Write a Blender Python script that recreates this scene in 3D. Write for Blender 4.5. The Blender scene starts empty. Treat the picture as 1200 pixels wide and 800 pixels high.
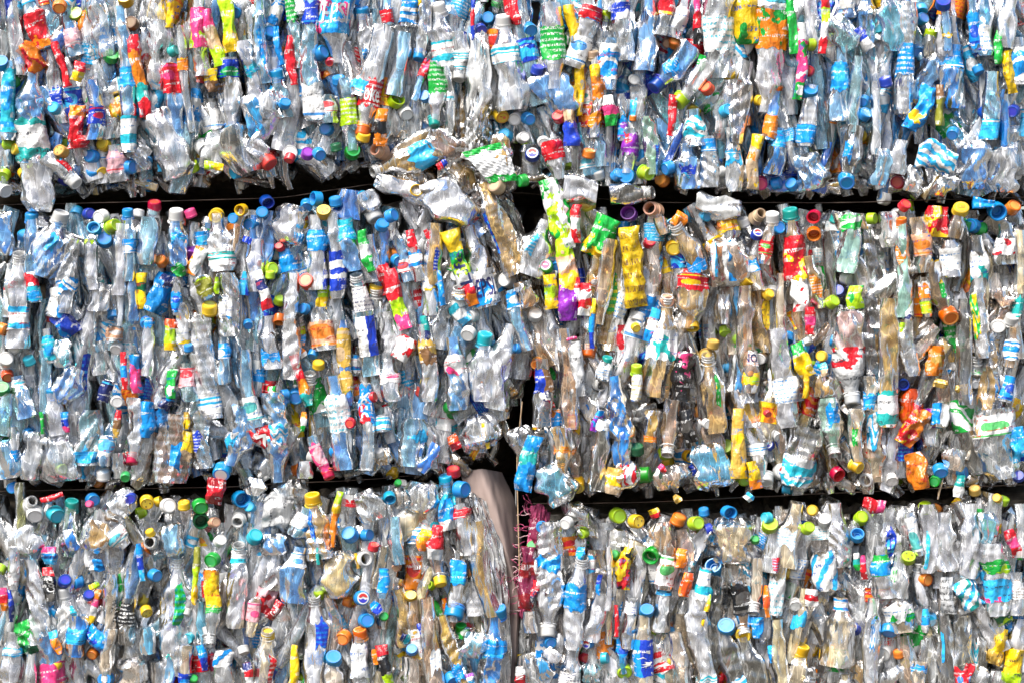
# Stacked bales of crushed plastic bottles, built item by item.  Lengths in the item
# table are in photograph units (1 unit = 1.5 mm on the front of the stack).
import bpy, math, random
import numpy as np
S = 0.0015
GROUND = 890.0                       # row of the table that lies on the ground
def W(x, d, y):                      # table x, depth into the stack, table row -> metres
    return ((x - 600.0) * S, d * S, (GROUND - y) * S)
scene = bpy.context.scene
coll = scene.collection
random.seed(7)
PI = math.pi

# ------------------------------------------------------------------ colours
COL = dict(
 white=(.80,.80,.79), milk=(.72,.73,.74), cream=(.7,.62,.45), yellow=(.86,.56,.008), gold=(.58,.36,.06),
 orange=(.86,.23,.008), redorange=(.82,.09,.012), red=(.66,.010,.022), darkred=(.26,.008,.012),
 maroon=(.22,.015,.06), pink=(.80,.05,.22), purple=(.26,.025,.42), blue=(.004,.27,.74),
 lblue=(.03,.45,.84), cyan=(.02,.47,.62), dblue=(.008,.045,.48), navy=(.01,.02,.13),
 teal=(.015,.40,.38), green=(.008,.36,.045), dgreen=(.004,.12,.045), lime=(.42,.68,.008),
 olive=(.26,.26,.03), peach=(.74,.40,.25), tan=(.52,.38,.24), brown=(.2,.10,.04),
 black=(.012,.012,.014), smoke=(.09,.085,.08), clear=(.62,.63,.64), pinkclear=(.74,.42,.46), redclear=(.6,.12,.1))
WORD = dict(milk='white', lblue='light blue', dblue='dark blue', cyan='sky blue', lime='lime green', dgreen='dark green',
 redorange='bright orange', darkred='dark red', smoke='dark grey', pinkclear='pale pink', redclear='reddish', clear='clear', navy='navy blue')
def word(c): return WORD.get(c, c)

# ------------------------------------------------------------------ materials
class NT:
    def __init__(s, name):
        m = bpy.data.materials.new(name); m.use_nodes = True
        s.m = m; s.t = m.node_tree; s.t.nodes.clear()
        s.out = s.n('ShaderNodeOutputMaterial')
    def n(s, typ, **kw):
        nd = s.t.nodes.new(typ)
        for k, v in kw.items():
            if k.startswith('i_'): nd.inputs[k[2:].replace('_', ' ')].default_value = v
            else: setattr(nd, k, v)
        return nd
    def l(s, a, b): s.t.links.new(a, b)
    def math(s, op, a, b=None, c=None, clamp=False):
        nd = s.n('ShaderNodeMath', operation=op); nd.use_clamp = clamp
        for i, v in enumerate((a, b, c)):
            if v is None: continue
            if isinstance(v, (int, float)): nd.inputs[i].default_value = v
            else: s.l(v, nd.inputs[i])
        return nd.outputs[0]
    def mixc(s, f, a, b):
        nd = s.n('ShaderNodeMix', data_type='RGBA')
        for k, v in (('Factor', f), ('A', a), ('B', b)):
            i = [q for q in nd.inputs if q.name == k and q.enabled][0]
            if isinstance(v, (int, float)): i.default_value = v
            elif isinstance(v, tuple): i.default_value = (v[0], v[1], v[2], 1)
            else: s.l(v, i)
        return [o for o in nd.outputs if o.enabled][0]

MATS = {}
def clear_mat(tint):
    key = ('clear', tint)
    if key in MATS: return MATS[key]
    T = {'clear': ((.82,.84,.87), (.86,.87,.89), .36), 'cool': ((.54,.78,.93), (.36,.68,.92), .36), 'blue': ((.26,.64,.90), (.07,.47,.86), .42),
         'green': ((.66,.82,.72), (.50,.68,.56), .44), 'tan': ((.78,.62,.42), (.70,.52,.30), .32), 'warm': ((.84,.77,.66), (.86,.76,.60), .34),
         'brown': ((.60,.48,.36), (.34,.25,.17), .30), 'olive': ((.62,.64,.4), (.34,.36,.2), .3), 'smoke': ((.46,.44,.42), (.30,.29,.27), .20),
         'milk': ((.9,.9,.9), (.84,.84,.83), .62), 'peach': ((.9,.74,.62), (.78,.58,.46), .4), 'pinkclear': ((.86,.70,.70), (.76,.54,.54), .44),
         'redclear': ((.85,.4,.35), (.66,.22,.18), .38), 'cyan': ((.45,.76,.88), (.10,.5,.78), .5)}[tint]
    b = NT('plastic_' + tint); t = b.n('ShaderNodeTexCoord'); geo = b.n('ShaderNodeNewGeometry')
    rnd = geo.outputs['Random Per Island']
    mp = b.n('ShaderNodeMapping'); mp.inputs['Scale'].default_value = (1.0, 1.0, .26)
    b.l(t.outputs['Object'], mp.inputs['Vector'])
    v1 = b.n('ShaderNodeTexVoronoi', feature='DISTANCE_TO_EDGE', i_Scale=85.0); b.l(mp.outputs[0], v1.inputs['Vector'])
    n1 = b.n('ShaderNodeTexNoise', i_Scale=150.0, i_Detail=3.0); b.l(mp.outputs[0], n1.inputs['Vector'])
    n2 = b.n('ShaderNodeTexNoise', i_Scale=38.0, i_Detail=4.0); b.l(t.outputs['Object'], n2.inputs['Vector'])
    h = b.math('ADD', b.math('MULTIPLY', b.math('MINIMUM', v1.outputs['Distance'], .25), 1.3), b.math('MULTIPLY', n1.outputs[0], .35))
    bp = b.n('ShaderNodeBump', i_Strength=.5, i_Distance=.003); b.l(h, bp.inputs['Height'])
    fr = b.n('ShaderNodeFresnel', i_IOR=1.55); b.l(bp.outputs[0], fr.inputs['Normal'])
    gl = b.math('MULTIPLY_ADD', fr.outputs[0], 2.3, .035, clamp=True)
    hz = b.n('ShaderNodeMapRange', i_From_Min=.36, i_From_Max=.68, i_To_Min=T[2]*.35, i_To_Max=T[2]*1.5); b.l(n2.outputs[0], hz.inputs['Value'])
    crs = b.n('ShaderNodeMapRange', i_From_Min=.012, i_From_Max=.05, i_To_Min=.42, i_To_Max=0.0); b.l(v1.outputs['Distance'], crs.inputs['Value'])
    crm = b.math('MULTIPLY', crs.outputs[0], b.math('GREATER_THAN', n2.outputs[0], .47))
    hz2 = b.math('ADD', b.math('MULTIPLY', hz.outputs[0], b.math('MULTIPLY_ADD', rnd, .9, .55)), crm, clamp=True)
    hv = b.n('ShaderNodeHueSaturation'); hv.inputs['Color'].default_value = (*T[0], 1); b.l(b.math('MULTIPLY_ADD', rnd, *((.05, .465) if tint in ('warm', 'tan', 'brown', 'olive') else (.12, .44))), hv.inputs['Hue']); b.l(b.math('MULTIPLY_ADD', rnd, 1.0, .8), hv.inputs['Saturation'])
    hw = b.n('ShaderNodeHueSaturation'); hw.inputs['Color'].default_value = (*T[1], 1); b.l(b.math('MULTIPLY_ADD', rnd, *((.05, .465) if tint in ('warm', 'tan', 'brown', 'olive') else (.10, .45))), hw.inputs['Hue']); b.l(b.math('MULTIPLY_ADD', rnd, 1.1, .5), hw.inputs['Saturation'])
    tr = b.n('ShaderNodeBsdfTransparent'); b.l(hv.outputs[0], tr.inputs[0])
    df = b.n('ShaderNodeBsdfDiffuse'); b.l(hw.outputs[0], df.inputs[0]); b.l(bp.outputs[0], df.inputs['Normal'])
    tl = b.n('ShaderNodeBsdfTranslucent'); tl.inputs[0].default_value = (*T[1], 1)
    md = b.n('ShaderNodeMixShader'); md.inputs[0].default_value = .3; b.l(df.outputs[0], md.inputs[1]); b.l(tl.outputs[0], md.inputs[2])
    m1 = b.n('ShaderNodeMixShader'); b.l(hz2, m1.inputs[0]); b.l(tr.outputs[0], m1.inputs[1]); b.l(md.outputs[0], m1.inputs[2])
    gs = b.n('ShaderNodeBsdfGlossy'); gs.inputs['Roughness'].default_value = .23; b.l(bp.outputs[0], gs.inputs['Normal'])
    m2 = b.n('ShaderNodeMixShader'); b.l(gl, m2.inputs[0]); b.l(m1.outputs[0], m2.inputs[1]); b.l(gs.outputs[0], m2.inputs[2])
    b.l(m2.outputs[0], b.out.inputs[0])
    MATS[key] = b.m
    return b.m

def cap_mat(c):
    key = ('cap', c)
    if key in MATS: return MATS[key]
    if c == 'clear': MATS[key] = clear_mat('milk'); return MATS[key]
    b = NT('cap_plastic_' + c); t = b.n('ShaderNodeTexCoord'); geo = b.n('ShaderNodeNewGeometry')
    n = b.n('ShaderNodeTexNoise', i_Scale=70.0, i_Detail=5.0); b.l(t.outputs['Object'], n.inputs['Vector'])
    base = COL[c]; r = geo.outputs['Random Per Island']
    hsv = b.n('ShaderNodeHueSaturation'); hsv.inputs['Color'].default_value = (*base, 1)
    b.l(b.math('MULTIPLY_ADD', r, .035, .4825), hsv.inputs['Hue']); b.l(b.math('MULTIPLY_ADD', r, .4, .48), hsv.inputs['Value'])
    dirt = b.n('ShaderNodeMapRange', i_From_Min=.53, i_From_Max=.74, i_To_Min=0.0, i_To_Max=.42); b.l(n.outputs[0], dirt.inputs['Value'])
    c2 = b.mixc(dirt.outputs[0], hsv.outputs[0], tuple(.40 * q + w_ for q, w_ in zip(base, (.075, .06, .045))))
    b.l(b.math('MULTIPLY_ADD', geo.outputs['Random Per Island'], -.12, 1.04), hsv.inputs['Saturation'])
    p = b.n('ShaderNodeBsdfPrincipled'); b.l(c2, p.inputs['Base Color'])
    b.l(b.math('MULTIPLY_ADD', n.outputs[0], .35, .16), p.inputs['Roughness'])
    bp = b.n('ShaderNodeBump', i_Strength=.12, i_Distance=.002); b.l(n.outputs[0], bp.inputs['Height']); b.l(bp.outputs[0], p.inputs['Normal'])
    b.l(p.outputs[0], b.out.inputs[0]); MATS[key] = b.m
    return b.m

def print_mat(cols, pat, seed=0):
    """printed film: colours run along v with torn borders, patterned, with rows of small print"""
    key = ('print', tuple(cols), pat, seed % 7)
    if key in MATS: return MATS[key]
    rg = random.Random(str(key))
    b = NT('printed_' + '_'.join(dict.fromkeys(cols))); uv = b.n('ShaderNodeUVMap')
    sep = b.n('ShaderNodeSeparateXYZ'); b.l(uv.outputs[0], sep.inputs[0])
    u, v = sep.outputs[0], sep.outputs[1]
    t = b.n('ShaderNodeTexCoord'); geo = b.n('ShaderNodeNewGeometry')
    off = b.n('ShaderNodeVectorMath', operation='ADD'); b.l(t.outputs['Object'], off.inputs[0]); off.inputs[1].default_value = (rg.random()*9, rg.random()*9, rg.random()*9)
    nz = b.n('ShaderNodeTexNoise', i_Scale=60.0, i_Detail=2.0); b.l(off.outputs[0], nz.inputs['Vector'])
    K = lambda c: COL.get(c, (.6,.6,.6))
    def ramp(f, cs):
        r = b.n('ShaderNodeValToRGB'); r.color_ramp.interpolation = 'CONSTANT'; e = r.color_ramp.elements
        e[0].color = (*K(cs[0]), 1); e[0].position = 0
        if len(cs) == 1: e.remove(e[1])
        for i, c in enumerate(cs[1:], 1):
            x = e[1] if i == 1 else e.new(i / len(cs))
            x.position = i / len(cs); x.color = (*K(c), 1)
        b.l(f, r.inputs[0]); return r.outputs[0]
    nn = b.math('SUBTRACT', nz.outputs[0], .5)
    if pat in ('pl', 'plain'):
        base = K(cols[0]); alt = K(cols[-1]); c0, c1, rw = rg.uniform(.35, .65), rg.uniform(.35, .65), rg.uniform(.16, .3)
        fu = b.math('SUBTRACT', b.math('FRACT', b.math('ADD', b.math('MULTIPLY', u, 2.0), c0 - .5)), .5); fv = b.math('SUBTRACT', v, c1)
        dd = b.math('ADD', b.math('POWER', b.math('DIVIDE', fu, rw * 1.3), 2), b.math('POWER', b.math('DIVIDE', fv, rw), 2))
        th = b.math('LESS_THAN', b.math('ADD', dd, b.math('MULTIPLY', nn, 1.2)), 1.0)
        e0 = rg.choice([.06, .84, .9]); th2 = b.math('MULTIPLY', b.math('GREATER_THAN', v, e0), b.math('LESS_THAN', v, e0 + .08))
        c = b.mixc(b.math('MULTIPLY', b.math('MAXIMUM', th if rg.random() < .6 else th2, th2), .9), base, alt)
    elif pat == 'bd':
        f = b.math('FRACT', b.math('ADD', b.math('MULTIPLY', v, rg.uniform(.9, 1.5)), b.math('MULTIPLY', nn, rg.uniform(.1, .35))))
        c = ramp(f, [cols[i] for i in rg.choice([(0,0,0,0,1,0,1,0), (1,0,0,0,0,0,1,1), (0,0,1,1,0,1,0,0,0), (0,1,0,0,0,0,0,1,0,1), (1,1,0,0,0,0)])])
    elif pat == 'wv':
        f = b.math('FRACT', b.math('ADD', b.math('ADD', b.math('MULTIPLY', v, rg.uniform(.8, 1.6)), b.math('MULTIPLY', b.math('SINE', b.math('MULTIPLY', u, rg.choice([6.3, 12.6]))), rg.uniform(.15, .35))), b.math('MULTIPLY', nn, .5)))
        c = ramp(f, [cols[0], cols[0], cols[1], cols[0], cols[1], cols[1]])
    elif pat == 'st':
        f = b.math('FRACT', b.math('ADD', b.math('ADD', b.math('MULTIPLY', v, rg.uniform(.8, 1.8)), b.math('MULTIPLY', u, rg.choice([2.0, 4.0]))), b.math('MULTIPLY', nn, .6)))
        c = ramp(f, [cols[0], cols[1 % len(cols)], cols[0], cols[-1]] if len(cols) > 2 else [cols[0], cols[0], cols[1]])
    elif pat == 'sp':
        f = b.math('FRACT', b.math('ADD', b.math('MULTIPLY', u, 2.0), b.math('MULTIPLY', nn, .2)))
        c = ramp(f, [cols[0], cols[1]])
    elif pat in ('bl', 'star', 'logo'):
        vo = b.n('ShaderNodeTexVoronoi', i_Scale=75.0 if pat == 'bl' else 40.0); b.l(off.outputs[0], vo.inputs['Vector'])
        wn = b.n('ShaderNodeTexNoise', i_Scale=34.0, i_Detail=2.5); b.l(off.outputs[0], wn.inputs['Vector'])
        f = b.math('ADD', b.math('MULTIPLY', wn.outputs[0], 1.5), b.math('MULTIPLY', v, .3))
        c = ramp(b.math('SUBTRACT', f, .38, clamp=True), {1: cols * 2, 2: [cols[0], cols[0], cols[1]] if pat == 'bl' else cols}.get(len(cols), cols))
        if len(cols) > 1 and pat == 'bl':
            sp = b.math('LESS_THAN', vo.outputs['Distance'], .10)
            c = b.mixc(b.math('MULTIPLY', sp, .85), c, K(cols[1]))
    elif pat == 'tx':
        c = b.mixc(0.0, K(cols[0]), K(cols[0]))
    else:                                            # sections along the length
        f = b.math('ADD', v, b.math('MULTIPLY', nn, .28))
        c = ramp(b.math('MINIMUM', b.math('MAXIMUM', f, .001), .999), list(cols))
    # rows of small print
    row = b.math('FRACT', b.math('MULTIPLY', v, {'tx': 6.0}.get(pat, 5.0)))
    inrow = b.math('MULTIPLY', b.math('GREATER_THAN', row, .42), b.math('LESS_THAN', row, .86))
    cv = b.n('ShaderNodeCombineXYZ'); b.l(b.math('MULTIPLY', u, 60.0), cv.inputs[0]); b.l(b.math('MULTIPLY', v, 14.0), cv.inputs[1]); cv.inputs[2].default_value = rg.random()*20
    nt = b.n('ShaderNodeTexNoise', i_Scale=1.0, i_Detail=1.0); b.l(cv.outputs[0], nt.inputs['Vector'])
    pn = b.n('ShaderNodeTexNoise', i_Scale=3.0 if pat != 'tx' else 1.2, i_Detail=0.0); b.l(uv.outputs[0], pn.inputs['Vector'])
    patch = b.math('GREATER_THAN', pn.outputs[0], .52 if pat != 'tx' else .36)
    pr = b.math('MULTIPLY', b.math('MULTIPLY', inrow, b.math('GREATER_THAN', nt.outputs[0], .5)), patch)
    lum = sum(K(cols[0])) / 3
    ink = K(cols[1]) if pat == 'tx' and len(cols) > 1 else ((.75,.75,.75) if lum < .38 else rg.choice([(.02,.12,.45), (.03,.03,.05), (.5,.02,.03), (.02,.2,.5)]))
    c = b.mixc(b.math('MULTIPLY', pr, .85), c, ink)
    # worn creases and dirt
    n3 = b.n('ShaderNodeTexNoise', i_Scale=130.0, i_Detail=4.0); b.l(off.outputs[0], n3.inputs['Vector'])
    wear = b.n('ShaderNodeMapRange', i_From_Min=.64, i_From_Max=.8, i_To_Min=0.0, i_To_Max=.4); b.l(n3.outputs[0], wear.inputs['Value'])
    c = b.mixc(wear.outputs[0], c, (.66,.65,.63))
    hs = b.n('ShaderNodeHueSaturation'); b.l(c, hs.inputs['Color']); b.l(b.math('MULTIPLY_ADD', geo.outputs['Random Per Island'], 0.35, .56), hs.inputs['Value'])
    p = b.n('ShaderNodeBsdfPrincipled'); b.l(hs.outputs[0], p.inputs['Base Color']); p.inputs['Roughness'].default_value = .24
    mpp = b.n('ShaderNodeMapping'); mpp.inputs['Scale'].default_value = (1.0, 1.0, .4); b.l(t.outputs['Object'], mpp.inputs['Vector'])
    v1 = b.n('ShaderNodeTexVoronoi', feature='DISTANCE_TO_EDGE', i_Scale=95.0); b.l(mpp.outputs[0], v1.inputs['Vector'])
    h = b.math('ADD', b.math('MINIMUM', v1.outputs['Distance'], .25), b.math('MULTIPLY', n3.outputs[0], .8))
    bp = b.n('ShaderNodeBump', i_Strength=.7, i_Distance=.004); b.l(h, bp.inputs['Height']); b.l(bp.outputs[0], p.inputs['Normal'])
    b.l(p.outputs[0], b.out.inputs[0]); MATS[key] = b.m
    return b.m

def plain_mat(name, col, rough=.6, scale=40.0, var=.5, bump=.4):
    if name in MATS: return MATS[name]
    b = NT(name); t = b.n('ShaderNodeTexCoord')
    n = b.n('ShaderNodeTexNoise', i_Scale=scale, i_Detail=6.0); b.l(t.outputs['Object'], n.inputs['Vector'])
    mr = b.n('ShaderNodeMapRange', i_From_Min=.3, i_From_Max=.7); b.l(n.outputs[0], mr.inputs['Value'])
    c = b.mixc(mr.outputs[0], tuple(q*(1-var) for q in col), tuple(min(1, q*(1+var)) for q in col))
    p = b.n('ShaderNodeBsdfPrincipled', i_Roughness=rough); b.l(c, p.inputs['Base Color'])
    bp = b.n('ShaderNodeBump', i_Strength=bump, i_Distance=.004); b.l(n.outputs[0], bp.inputs['Height']); b.l(bp.outputs[0], p.inputs['Normal'])
    b.l(p.outputs[0], b.out.inputs[0]); MATS[name] = b.m
    return b.m
EXPO = 1.85
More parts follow.
